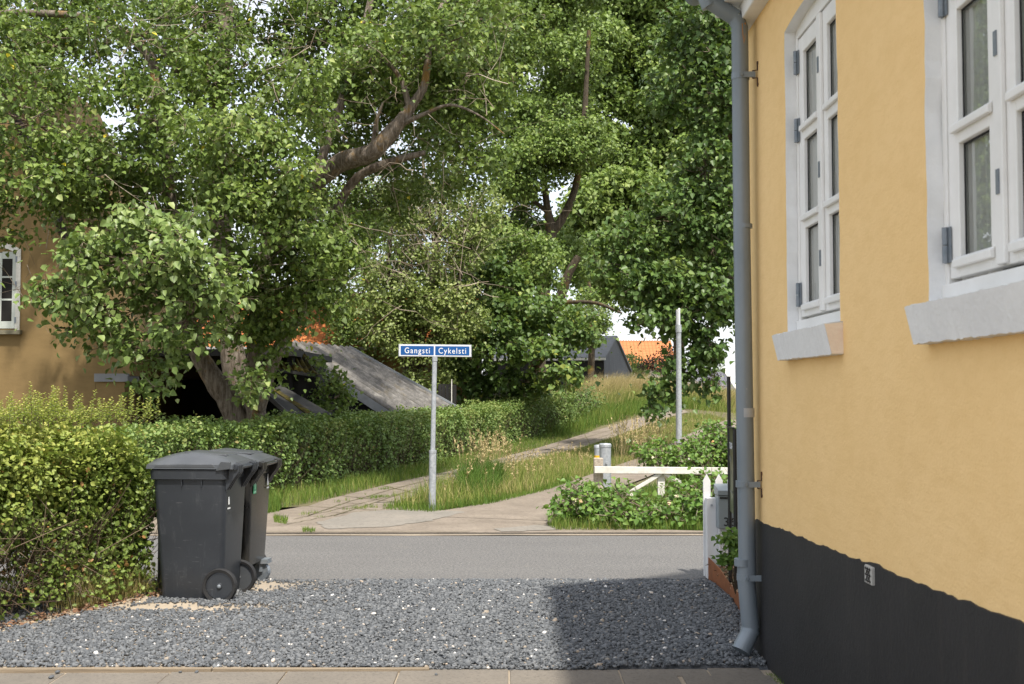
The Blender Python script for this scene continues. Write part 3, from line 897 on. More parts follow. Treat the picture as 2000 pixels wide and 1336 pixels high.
# white cornice in two steps
mb = MB()
mb.slab([(XW - 0.085, -6, ZTOP - 0.012), (XW + 0.05, -6, ZTOP - 0.012), (XW + 0.05, -6, ZTOP + 0.085), (XW - 0.085, -6, ZTOP + 0.085)], (0, YC + 6 + 0.01, 0))
mb.slab([(XW - 0.185, -6, ZTOP + 0.085), (XW + 0.05, -6, ZTOP + 0.085), (XW + 0.05, -6, ZTOP + 0.20), (XW - 0.185, -6, ZTOP + 0.20)], (0, YC + 6 + 0.03, 0))
mb.build('cornice', M_WHT, house, bevel=0.008)
mb = MB()
E = (XW - 0.26, ZTOP + 0.205)
for sgn in (0, 1):
    xe = E[0] if sgn == 0 else XW + RW + 0.26
    mb.slab([(xe, -6.1, E[1]), (RIDGE[0], -6.1, RIDGE[1] + 0.12), (RIDGE[0], -6.1, RIDGE[1] + 0.24), (xe, -6.1, E[1] + 0.09)], (0, YC + 6.1 + 0.1, 0))
mb.build('roof', M_TILE, house)
mb = MB()
gxp = XW - 0.30
mb.tube([(gxp, -6, ZTOP + 0.24), (gxp, YC + 0.08, ZTOP + 0.24)], 0.062, 14)
mb.build('gutter', M_ZINC, house, smooth=True)
# vent grate
v0, v1 = 4.392, 4.482
vent = MB().box(PX - 0.012, PX + 0.02, v0, v1, 0.758, 0.828).build('vent_grate', simple('vent_grey_white', (.46, .45, .42), (.36, .35, .32), 20, .6), house, bevel=0.003)
mb = MB()
for i in range(5):
    for j in range(5):
        if (i + j) % 2: continue
        cy = v0 + 0.022 + (v1 - v0 - 0.044) * i / 4; cz = 0.770 + 0.046 * j / 4
        mb.slab([(PX - 0.0135, cy - 0.011, cz), (PX - 0.0135, cy, cz - 0.0075), (PX - 0.0135, cy + 0.011, cz), (PX - 0.0135, cy, cz + 0.0075)], (0.001, 0, 0))
mb.build('vent_holes', M_DARK, vent)

def build_window(a, b, first):
    yc = (a + b) / 2
    XF = XW + REC
    # white reveal lining (jambs, arched head)
    mb = MB()
    def prof(e):
        for i in range(26):
            mb.quad((XW - 0.001, e[i][0], e[i][1]), (XF + 0.06, e[i][0], e[i][1]), (XF + 0.06, e[i + 1][0], e[i + 1][1]), (XW - 0.001, e[i + 1][0], e[i + 1][1]))
    prof(EDG[a]); prof(EDG[b])
    for i in range(10):
        q0 = a + (b - a) * i / 10; q1 = a + (b - a) * (i + 1) / 10
        mb.quad((XW - 0.001, q0, arch(q0, a, b)), (XF + 0.06, q0, arch(q0, a, b)), (XF + 0.06, q1, arch(q1, a, b)), (XW - 0.001, q1, arch(q1, a, b)))
    win = mb.build('window', M_WHT, house)
    tag(win, 'tall white two-casement window nearest the downpipe' if first else 'tall white two-casement window cut by the right picture edge')
    # outer frame
    mb = MB()
    f = 0.035
    mb.box(XF, XF + 0.10, a, a + f, ZW0, ZW1 + 0.02)
    mb.box(XF, XF + 0.10, b - f, b, ZW0, ZW1 + 0.02)
    mb.box(XF, XF + 0.10, a + f, b - f, 3.315, ZW1 + 0.06)
    mb.box(XF - 0.012, XF + 0.10, a + 0.002, b - 0.002, 1.815, 1.868)
    mb.build('frame', M_FRAME, win, bevel=0.003)
    for s in (0, 1):
        y0, y1 = (yc + 0.006, b - f - 0.004) if s == 0 else (a + f + 0.004, yc - 0.006)
        st = 0.085
        hi = 0.105 if False else 0.085
        g0, g1 = y0 + st, y1 - st
        mb = MB()
        X0, X1 = XF + 0.004, XF + 0.055
        zb, zt = 1.885, 3.305
        mb.box(X0, X1, y0, g0, zb, zt); mb.box(X0, X1, g1, y1, zb, zt)
        rails = [(zb, 1.952), (2.327, 2.40), (2.775, 2.857), (3.222, zt)]
        for z0, z1 in rails:
            mb.box(X0, X1, g0, g1, z0, z1)
        # glazing beads: raised sloping drip bars above each rail and rounded bars below
        for z0, z1 in rails[:3]:
            mb.slab([(X0, 0, z1 - 0.030), (X0 - 0.018, 0, z1 - 0.034), (X0 - 0.018, 0, z1 - 0.010), (X0, 0, z1 + 0.002)], (0, 0, 0)) if False else None
            mb.slab([(X0, g0 - 0.03, z1 - 0.036), (X0 - 0.018, g0 - 0.03, z1 - 0.036), (X0 - 0.018, g0 - 0.03, z1 - 0.010), (X0, g0 - 0.03, z1 + 0.002)], (0, g1 - g0 + 0.06, 0))
        if s == 0:
            mb.box(X0 - 0.016, X0, yc - 0.034, yc + 0.026, zb + 0.004, zt - 0.004)     # meeting bead
        mb.build('casement', M_FRAME, win, bevel=0.004)
        for z0, z1 in ((1.952, 2.327), (2.40, 2.775), (2.857, 3.222)):
            p = MB()
            xg = XF + 0.028
            p.quad((xg, g0 - 0.002, z0 - 0.002), (xg, g1 + 0.002, z0 - 0.002), (xg, g1 + 0.002, z1 + 0.002), (xg, g0 - 0.002, z1 + 0.002))
            p.build('pane', M_GLASS, win, face=(-1, 0, 0))
            gsk = MB()
            for qa, qb, za, zbb in ((g0, g0 + 0.006, z0, z1), (g1 - 0.006, g1, z0, z1), (g0 + 0.006, g1 - 0.006, z0, z0 + 0.006), (g0 + 0.006, g1 - 0.006, z1 - 0.006, z1)):
                gsk.box(xg - 0.006, xg - 0.002, qa, qb, za, zbb)
            gsk.build('gasket', M_RUBBER, win)
        hy = b - f - 0.002 if s == 0 else a + f + 0.002
        for hz in (1.94, 2.78, 3.13):
            h = MB()
            h.tube([(XF - 0.010, hy, hz), (XF - 0.010, hy, hz + 0.058)], 0.011, 10)
            h.tube([(XF - 0.010, hy, hz + 0.061), (XF - 0.010, hy, hz + 0.12)], 0.011, 10)
            h.box(XF - 0.004, XF + 0.001, hy - 0.026, hy + 0.022, hz, hz + 0.12)
            h.build('hinge', M_HINGE, win)
        for hz in (2.10, 2.52, 3.02) if s == 0 else ():
            MB().box(XF - 0.0165, XF - 0.0115, yc - 0.014, yc + 0.006, hz, hz + 0.075).build('catch', M_HINGE, win)
    # sill: projecting block whose face leans back towards its lower edge
    s0, s1 = a - 0.036, b + 0.008
    mb = MB()
    Xt, Xb = XW - 0.081, XW - 0.052
    zt, zb = 1.797, 1.669
    n = 40
    q = random.Random(int(yc * 100))
    tj = [q.uniform(-0.003, 0.003) for _ in range(n + 1)]
    bj = [q.uniform(-0.003, 0.003) for _ in range(n + 1)]
    Y_ = lambda i: s0 + (s1 - s0) * i / n
    for i in range(n):
        y0_, y1_ = Y_(i), Y_(i + 1)
        mb.quad((Xb, y0_, zb + bj[i]), (Xb, y1_, zb + bj[i + 1]), (Xt, y1_, zt + tj[i + 1]), (Xt, y0_, zt + tj[i]))
        mb.quad((Xt, y0_, zt + tj[i]), (Xt, y1_, zt + tj[i + 1]), (XF + 0.02, y1_, zt + 0.022), (XF + 0.02, y0_, zt + 0.022))
        mb.quad((Xb, y0_, zb + bj[i]), (XW + 0.01, y0_, zb + bj[i]), (XW + 0.01, y1_, zb + bj[i + 1]), (Xb, y1_, zb + bj[i + 1]))
    for i in (0, n):
        mb.quad((Xt, Y_(i), zt + tj[i]), (XW + .01, Y_(i), zt + 0.012), (XW + 0.01, Y_(i), zb + bj[i]), (Xb, Y_(i), zb + bj[i]))
    mb.build('sill', M_SILL, win)
    p = MB()
    p.quad((Xt + .002, s0 - .002, zt - .001), (XW, s0 - .002, zt + 0.008), (XW, s0 - .002, zb + .002), (Xb + .002, s0 - .002, zb + .002))
    p.build('sill_end_bounce', M_SILLBOUNCE, win)  # cream overlay paints the wall's bounce light on the near sill end
    # dim room behind, and curtains
    rm = MB()
    x0, x1 = XF + 0.11, XF + 1.3
    rm.quad((x1, a - 0.3, 1.2), (x1, b + 0.3, 1.2), (x1, b + 0.3, 3.7), (x1, a - 0.3, 3.7))
    rm.quad((x0, b + 0.3, 1.2), (x1, b + 0.3, 1.2), (x1, b + 0.3, 3.7), (x0, b + 0.3, 3.7))
    rm.quad((x0, a - 0.3, 1.2), (x1, a - 0.3, 1.2), (x1, a - 0.3, 3.7), (x0, a - 0.3, 3.7))
    rm.quad((x0, a - 0.3, 1.2), (x1, a - 0.3, 1.2), (x1, b + 0.3, 1.2), (x0, b + 0.3, 1.2))
    rm.quad((x0, a - 0.3, 3.7), (x1, a - 0.3, 3.7), (x1, b + 0.3, 3.7), (x0, b + 0.3, 3.7))
    rm.build('room', M_ROOM, win)
    cu = MB()
    for ca, cb in (((a + 0.05, yc - 0.02), (yc + .02, b - 0.05)) if first else ((a + .05, yc - .06), (yc + .115, b - .05))):
        n = 60
        base = len(cu.v)
        for i in range(n + 1):
            t = i / n
            yv = ca + (cb - ca) * t
            xv = XF + 0.046 + 0.006 * math.sin(t * 37) + 0.004 * math.sin(t * 17 + 1)
            cu.v.append((xv, yv, 1.85)); cu.v.append((xv, yv, 3.36))
        for i in range(n):
            k0 = base + i * 2
            cu.f.append((k0, k0 + 2, k0 + 3, k0 + 1))
    c = cu.build('curtain', M_CURT, None, smooth=True)
    tag(c, ('pair of pale curtains behind the window nearest the downpipe' if first else 'pair of pale curtains behind the window at the right picture edge'), 'curtain', 'curtains behind the white windows')
for i, (a, b) in enumerate(WIN[:2]):
    build_window(a, b, i == 0)

# downpipe of the house
PXc, PYc = 1.332, 6.40
mb = MB()
elb0 = W(1380, 8, PYc)
path = [(elb0.x, PYc, 4.1), (elb0.x, PYc, elb0.z + 0.03), (elb0.x + 0.02, PYc, elb0.z - 0.015)]
b1 = W(1444, 42, PYc)
path += [(b1.x - 0.02, PYc, b1.z + 0.02), (b1.x + 0.002, PYc, b1.z - 0.035), (PXc + 0.008, PYc, 2.4), (PXc + 0.022, PYc, 0.44)]
mb.tube(path[:3], 0.049, 20)
mb.tube([path[1], path[3]], 0.048, 20)
mb.tube(path[3:6], 0.0485, 20)
mb.tube(path[5:], 0.0487, 20)
lo0 = W(1457, 1128, PYc); lo1 = W(1466, 1232, PYc); lo2 = W(1449, 1268, PYc - 0.03)
mb.tube([(lo0.x, PYc, lo0.z + 0.1), (lo0.x, PYc, lo0.z), (lo1.x, PYc, lo1.z + 0.015)], [0.049, 0.050, 0.050], 20)
dn = (lo2 - lo1).normalized()
mb.tube([lo1 + Vector((0, 0, 0.02)), lo1 + dn * 0.02, lo2, lo2 + dn * 0.012], [0.0495, 0.051, 0.053, 0.057], 20)
dp = mb.build('downpipe', M_ZINC, house, smooth=True)
mb = MB()
for py_, hh, rr_ in ((442, 0.012, 0.0505), (1098, 0.02, 0.0515)):
    p = W(1452, py_, PYc)
    MB().tube([(p.x, PYc, p.z - hh), (p.x, PYc, p.z + hh)], rr_, 20).build('joint_ring', M_ZINC, dp, smooth=True)
mb.tube([lo1 + dn * 0.0 + Vector((0.0, 0, 0.008)), lo1 + dn * 0.012], [0.053, 0.054], 20)
mb.build('joint_ring', M_ZINC, dp, smooth=True)
p = W(1456, 806, PYc)
MB().tube([(p.x, PYc, p.z - 0.025), (p.x, PYc, p.z + 0.026)], 0.0505, 20).build('pale_sleeve', M_ZINC2, dp, smooth=True)
for py_, px_ in ((150, 1446), (945, 1455), (1127, 1457)):
    p = W(px_, py_, PYc)
    mb = MB()
    mb.tube([(p.x, PYc, p.z - 0.018), (p.x, PYc, p.z + 0.018)], 0.0525, 20)
    mb.box(p.x + 0.01, p.x + 0.075, PYc - 0.055, PYc - 0.040, p.z - 0.016, p.z + 0.016)
    mb.tube([(p.x - 0.005, PYc - 0.058, p.z), (p.x - 0.005, PYc - 0.050, p.z)], 0.010, 10)
    mb.build('pipe_clip', M_ZINC, dp)
    mb = MB()
    if py_ < 1000:
        for dz in (0.022, -0.022):
            mb.tube([(p.x + 0.06, PYc - 0.045, p.z), (p.x + 0.062, PYc - 0.045, p.z + dz), (XW - 0.004, PYc - 0.06, p.z + dz), (XW - 0.004, PYc - 0.06, p.z + dz * 3.2)], 0.0045, 6)
            mb.tube([(XW - 0.006, PYc - 0.06, p.z + dz * 2.8), (XW + 0.002, PYc - 0.06, p.z + dz * 2.8)], 0.012, 8)
    else:
        mb.tube([(p.x + 0.06, PYc - 0.045, p.z), (XW + 0.01, PYc - 0.045, p.z)], 0.006, 6)
    mb.build('wall_fixing', M_RUSTY, dp)
# peeled patch near the top elbow
mb = MB()
pp = [(1449, 46), (1456.5, 44), (1457.5, 60), (1455, 78), (1453, 86), (1450, 66)]
def onpipe(px, py):
    d = ray(px, py)
    # intersect with pipe cylinder (vertical, centre PXc-ish, radius .0495)
    p = W(px, py, PYc)
    cxp = PXc + 0.004
    o = Vector((0, 0, CAMZ)); R_ = 0.0496
    A = d.x ** 2 + d.y ** 2; B = 2 * (d.x * (-cxp) + d.y * (-PYc)); C_ = cxp ** 2 + PYc ** 2 - R_ ** 2
    D = B * B - 4 * A * C_
    if D < 0: return None
    t = (-B - math.sqrt(D)) / (2 * A)
    return o + d * t
pv = [onpipe(*q) for q in pp]
if all(pv):
    mb.add(pv, [tuple(range(len(pv)))])
    mb.build('peeled_patch', M_PEEL, dp)

# ------------------------------------------------------------------ left hedge (near)
def frac_noise(n):
    return rng.normal(0, 1, n)
def hedge_cloud(pts, width, height, dens, seed, toplump=0.06, inner=0.28, topz=None):
    """points on a box hedge along polyline pts (front foot line), width measured to the left of travel."""
    r = np.random.default_rng(seed)
    P = np.array([(p[0], p[1]) for p in pts], float)
    seg = np.linalg.norm(P[1:] - P[:-1], axis=1)
    L = np.concatenate([[0], np.cumsum(seg)])
    tot = L[-1]
    areas = [tot * height, tot * width, tot * height * 0.5, width * height, width * height]
    out_p, out_n = [], []
    for k, A in enumerate(areas):
        n = int(A * dens)
        if k < 3:
            s = r.uniform(0, tot, n)
        else:
            s = np.full(n, 0.0 if k == 3 else tot)
        a = np.interp(s, L, P[:, 0]); b = np.interp(s, L, P[:, 1])
        i = np.clip(np.searchsorted(L, s, 'right') - 1, 0, len(seg) - 1)
        d = (P[i + 1] - P[i]) / seg[i][:, None]
        nf = np.stack([d[:, 1], -d[:, 0]], 1)       # front normal (right of travel)
        dep = r.exponential(inner * 0.5, n).clip(0, inner * 2.2)
        if k == 0:
            u, h = np.zeros(n), r.uniform(0, 1, n) ** 0.9 * height
            off = -dep; N = np.concatenate([nf, np.zeros((n, 1))], 1)
            X, Y, Z = a + nf[:, 0] * off, b + nf[:, 1] * off, h
        elif k == 1:
            u = r.uniform(0, width, n)
            X, Y, Z = a - nf[:, 0] * u, b - nf[:, 1] * u, height - dep
            N = np.tile([[0, 0, 1.0]], (n, 1))
        elif k == 2:
            h = r.uniform(0.3, 1, n) * height
            X, Y, Z = a - nf[:, 0] * (width - dep), b - nf[:, 1] * (width - dep), h
            N = np.concatenate([-nf, np.zeros((n, 1))], 1)
        else:
            u = r.uniform(0, width, n); h = r.uniform(0, 1, n) * height
            sg = -1 if k == 3 else 1
            X, Y, Z = a - nf[:, 0] * u - d[:, 0] * dep * sg, b - nf[:, 1] * u - d[:, 1] * dep * sg, h
            N = np.concatenate([d * sg, np.zeros((n, 1))], 1)
        out_p.append(np.stack([X, Y, Z], 1)); out_n.append(N)
    p = np.concatenate(out_p); N = np.concatenate(out_n)
    wv = wob(p[:, 0], p[:, 1], p[:, 2], 1.0) * 0.6 + wob(p[:, 1], p[:, 2], p[:, 0], 2.3) * 0.4
    p = p + N * (wv * toplump)[:, None] + r.normal(0, 0.02, p.shape)
    # round the shoulder
    return p, N, r
def rand_tip(n, r, up=0.2):
    t = r.normal(0, 1, (n, 3)); t[:, 2] += up
    return t

rngh = np.random.default_rng(5)
hedge = thing('hedge', 'yellow green clipped hedge with brown twiggy gaps beside the grey bins', 'hedge', (-3.2, 8.0, 0))
foot = [(-5.2, 3.9), (-3.36, 7.12), (-2.76, 8.12), (-2.60, 8.42)]
p, N, r = hedge_cloud(foot, 1.25, 1.34, 6600, 21, 0.15, 0.34)
vis = (p[:, 1] > 6.2)
f_ = np.where(N[:, 2] < .5, np.clip((p[:, 2] - 1.02) / .32, 0, 1) ** 2 * .20, 0)
p = p - N * f_[:, None]
ends = np.clip((p[:, 1] - 7.9) / .9, 0, 1)
p[:, 2] *= 1 - .135 * ends - .035 + .045 * wob(p[:, 0], p[:, 1], 0, 1.7)
fy = 7.12 + (p[:, 0] + 3.36) * 1.84           # front foot line
dfr = np.clip(np.abs(p[:, 1] - fy) * .47, 0, .3)
p[:, 2] -= np.where(N[:, 2] > .5, .11 * np.exp(-dfr / .10), 0)
# thin bare places low at the front left, where only twigs show
bare = np.exp(-((p[:, 0] + 3.27) / 0.16) ** 2 - ((p[:, 2] - 0.32) / 0.18) ** 2) * 0.75 + np.exp(-((p[:, 0] + 3.05) / 0.35) ** 2 - ((p[:, 2] - 0.04) / 0.10) ** 2) * 0.9
bare += np.clip(wob(p[:, 0], p[:, 1], p[:, 2], 2.6) - 0.50, 0, 1) * 0.8
keep = vis & (r.uniform(0, 1, len(p)) > bare)
p, N = p[keep], N[keep]
n = len(p)
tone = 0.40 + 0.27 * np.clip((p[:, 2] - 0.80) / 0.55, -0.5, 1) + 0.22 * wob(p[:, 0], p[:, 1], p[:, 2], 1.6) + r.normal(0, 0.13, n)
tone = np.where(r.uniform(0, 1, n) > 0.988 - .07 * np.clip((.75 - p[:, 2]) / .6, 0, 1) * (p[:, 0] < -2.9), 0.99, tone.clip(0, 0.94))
leaves('foliage', p, N * 0.55 + np.array([[0, 0, 0.5]]) + r.normal(0, 0.6, (n, 3)), rand_tip(n, r, 0.5) + N * 0.6, r.uniform(0.022, 0.048, n), tone, M_LHEDGE, hedge, 0.36, 0.08, 1)
# upright shoots on the top
sh_a, sh_b, lp, ln, lt, ltone, lsz = [], [], [], [], [], [], []
def shoot(base, h, lean):
    top = base + np.array([lean[0], lean[1], h])
    sh_a.append(base); sh_b.append(top)
    m = int(h / 0.010)
    for i in range(m):
        t = 0.15 + 0.85 * i / m
        ang = i * 2.4
        o = np.array([math.cos(ang), math.sin(ang), 0.35])
        lp.append(base + (top - base) * t); ln.append(np.array([-math.cos(ang) * .5, -math.sin(ang) * .5, 1.0])); lt.append(o + r.normal(0, .2, 3))
        ltone.append(0.55 + 0.3 * t + r.uniform(-.1, .1)); lsz.append(r.uniform(0.022, 0.036) * (1.15 - 0.5 * t))
for (px, py, Y, h) in ((62, 790, 7.55, 0.17), (45, 800, 7.6, 0.10), (110, 800, 7.7, 0.10), (128, 800, 7.7, 0.06), (178, 792, 7.9, 0.13), (193, 805, 7.9, 0.08), (232, 800, 8.1, 0.13), (228, 800, 8.1, 0.07), (250, 822, 8.2, 0.08), (268, 835, 8.2, 0.06), (160, 815, 7.8, 0.06), (84, 808, 7.7, 0.07), (20, 805, 7.4, 0.08), (285, 845, 8.3, 0.05)):
    b = W(px, py + 22, Y)
    shoot(np.array([b.x, b.y, b.z]), h + 0.06, (r.uniform(-.03, .03), r.uniform(-.03, .03)))
for i in range(620):
    t = r.uniform(0, 1)
    fx = -3.40 + 0.75 * t - r.uniform(0, 1.0); fy = 7.1 + 1.6 * t + r.uniform(-.1, .1)
    shoot(np.array([fx, fy, 1.29 + r.uniform(-.04, .04)]), (0.05 + .20 * r.uniform(0, 1) ** 2.5), (r.uniform(-.05, .05), r.uniform(-.03, .03)))
leaves('shoots', np.array(lp), np.array(ln), np.array(lt), np.array(lsz), np.array(ltone).clip(0, .94), M_LHEDGE, hedge, 0.34, 0.08, 1)
# twigs inside and in the bare places
m = 1100
a0 = np.stack([r.uniform(-4.3, -2.75, m), np.zeros(m), r.uniform(0.0, 0.5, m)], 1)
a0[:, 1] = 7.12 + (a0[:, 0] + 3.36) * 1.84 + r.uniform(0.02, 0.7, m)
dr = np.stack([r.normal(0, .5, m), r.normal(-.25, .4, m), np.abs(r.normal(.8, .4, m))], 1)
b0 = a0 + norm(dr) * r.uniform(0.15, 0.55, m)[:, None]
b0[:, 2] = b0[:, 2].clip(0.02, 1.2)
rad = r.uniform(0.0015, 0.005, m)
A_ = [a0]; B_ = [b0]; RA = [rad]; RB = [rad * 0.5]; TN = [r.uniform(0, 1, m)]
m = 170          # sprawling bare twigs at the lower left
a1 = np.stack([r.uniform(-3.42, -2.95, m), np.zeros(m), r.uniform(0.05, 0.65, m)], 1)
a1[:, 1] = 7.12 + (a1[:, 0] + 3.36) * 1.84 + r.uniform(0.0, 0.12, m)
b1_ = a1 + norm(np.stack([r.normal(.5, .6, m), r.normal(-.5, .3, m), r.normal(0.15, .6, m)], 1)) * r.uniform(0.1, 0.34, m)[:, None]
b1_[:, 2] = b1_[:, 2].clip(0.01, 1)
A_.append(a1); B_.append(b1_); RA.append(np.full(m, 0.003)); RB.append(np.full(m, 0.0012)); TN.append(r.uniform(.4, 1, m))
sa, sb = np.array(sh_a), np.array(sh_b)
A_.append(sa); B_.append(sb); RA.append(np.full(len(sa), .0022)); RB.append(np.full(len(sa), .001)); TN.append(np.full(len(sa), .6))
sticks('branches', np.concatenate(A_), np.concatenate(B_), np.concatenate(RA), np.concatenate(RB), np.concatenate(TN), M_STEM, hedge)
# dry grass at the hedge foot
n = 800
t = r.uniform(0, 1, n)
gxx = -2.98 + 0.34 * t + r.normal(0, .05, n); gyy = 7.12 + (gxx + 3.36) * 1.84 - r.uniform(-.05, .10, n)
o = blades('dry_grass', np.stack([gxx, gyy, np.full(n, .02)], 1), r.uniform(.08, .30, n), r.normal(0, .06, (n, 3)) * [1, 1, 0], r.uniform(.002, .004, n), r.uniform(0, .45, n), M_DRY, None, r)
tag(o, 'withered grass tuft under the near hedge', 'grass', kind='stuff')

# ------------------------------------------------------------------ hedge across the road along the left path
hedge2 = thing('hedge', 'long dark green clipped hedge running along the left footpath', 'hedge', (-3.0, 18.0, 0))
foot2 = [(-4.95, 11.6), (-4.2, 13.9), (-3.42, 16.4)] + [(G(*q).x, G(*q).y) for q in ((620, 952), (700, 936), (790, 917), (860, 902), (930, 886), (1000, 868), (1070, 851), (1128, 838))]
p, N, r = hedge_cloud(foot2, 1.0, 1.08, 1350, 33, 0.20, 0.36)
f_ = np.where(N[:, 2] < .5, np.clip((p[:, 2] - .70) / .36, 0, 1) ** 2 * .22, 0)
p = p - N * f_[:, None]
p[:, 2] += T(p[:, 0], p[:, 1]) + .06 * wob(p[:, 0], p[:, 1], 0, .8) * (p[:, 2] / 1.0)
n = len(p)
dist = p[:, 1]
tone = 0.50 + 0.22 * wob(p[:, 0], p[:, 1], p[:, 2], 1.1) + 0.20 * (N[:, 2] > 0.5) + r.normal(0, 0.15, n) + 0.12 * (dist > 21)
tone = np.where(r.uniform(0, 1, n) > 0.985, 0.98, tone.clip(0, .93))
leaves('foliage', p, N * 0.6 + np.array([[0, 0, 0.5]]) + r.normal(0, 0.6, (n, 3)), rand_tip(n, r, 0.2) + N * 0.4, r.uniform(0.036, 0.068, n), tone, M_LHEDGE2, hedge2, 0.38, 0.08, 1)
m = 5000
Pf = np.array(foot2)
ii = r.integers(0, len(Pf) - 1, m); tt = r.uniform(0, 1, m)[:, None]
q0 = Pf[ii] * (1 - tt) + Pf[ii + 1] * tt
a0 = np.concatenate([q0 + np.stack([-r.uniform(.05, .8, m), r.uniform(0, .3, m)], 1), np.zeros((m, 1))], 1)
a0[:, 2] = T(a0[:, 0], a0[:, 1])
b0 = a0 + np.stack([r.normal(0, .2, m), r.normal(0, .2, m), r.uniform(.4, 1.0, m)], 1)
sticks('branches', a0, b0, r.uniform(.003, .007, m), r.uniform(.001, .003, m), r.uniform(0, .7, m), M_STEM, hedge2)

# ------------------------------------------------------------------ bins
def rrect(cx, cy, hx, hy, rad, n=6):
    out = []
    for sx, sy, a0 in ((1, 1, 0), (-1, 1, 90), (-1, -1, 180), (1, -1, 270)):
        for i in range(n + 1):
            a = R(a0 + 90 * i / n)
            out.append((cx + sx * (hx - rad) + rad * math.cos(a), cy + sy * (hy - rad) + rad * math.sin(a)))
    return out
def loft(mb, secs, caps=True):
    b = len(mb.v); n = len(secs[0][0])
    for ring, z in secs:
        for i, q in enumerate(ring):
            mb.v.append((q[0], q[1], z[i] if isinstance(z, list) else z))
    for j in range(len(secs) - 1):
        for i in range(n):
            mb.f.append((b + j * n + i, b + j * n + (i + 1) % n, b + (j + 1) * n + (i + 1) % n, b + (j + 1) * n + i))
    if caps:
        mb.f.append(tuple(b + i for i in range(n - 1, -1, -1)))
        mb.f.append(tuple(b + (len(secs) - 1) * n + i for i in range(n)))
def wheel(root, c, side, r0, spokes):
    mb = MB()
    ax = (0, side, 0)
    prof = [(r0 * .76, 0.0), (r0 * .80, 0.022), (r0 * .95, 0.026), (r0, 0.012), (r0, -0.012), (r0 * .95, -0.026), (r0 * .80, -0.022), (r0 * .76, 0.0)]
    mb.lathe(c, ax, prof, 36)
    wh = mb.build('wheel', M_RUBBER, root, smooth=True)
    mb = MB()
    mb.lathe(c, ax, [(r0 * .78, 0.014), (r0 * .70, 0.016), (r0 * .68, 0.006), (r0 * .2, 0.008), (r0 * .16, 0.018), (0.0001, 0.020)] if not spokes else [(r0 * .78, 0.014), (r0 * .70, 0.016), (r0 * .68, -0.010), (r0 * .78, -0.012)], 36)
    if spokes:
        for i in range(10):
            a = 2 * math.pi * i / 10
            d = Vector((math.cos(a), 0, math.sin(a)))
            mb.bar(Vector(c) + d * r0 * .15 + Vector((0, side * .004, 0)), Vector(c) + d * r0 * .72 + Vector((0, side * .004, 0)), 0.012, 0.014, (0, 1, 0))
        mb.lathe(c, ax, [(r0 * .2, -0.01), (r0 * .2, 0.016), (0.0001, 0.02)], 20)
    mb.build('rim', M_LID if spokes else M_BIN, wh, smooth=True)
    mb = MB()
    mb.lathe(Vector(c) + Vector((0, side * .018, 0)), ax, [(0.014, 0), (0.014, .006), (0.006, .010), (0.0001, .010)], 14)
    if not spokes:
        a = Vector(c) + Vector((0.012, side * .011, 0.004)); b = Vector(c) + Vector((0.085, side * .010, 0.036))
        mb.bar(a, b, 0.006, 0.004, (0, 1, 0))
        h = Vector(c) + Vector((-0.012, side * .009, 0.070))
        mb.lathe(h, ax, [(0.016, 0), (0.016, .003), (0.0001, .003)], 14)
    mb.build('hub', M_HINGE, wh)

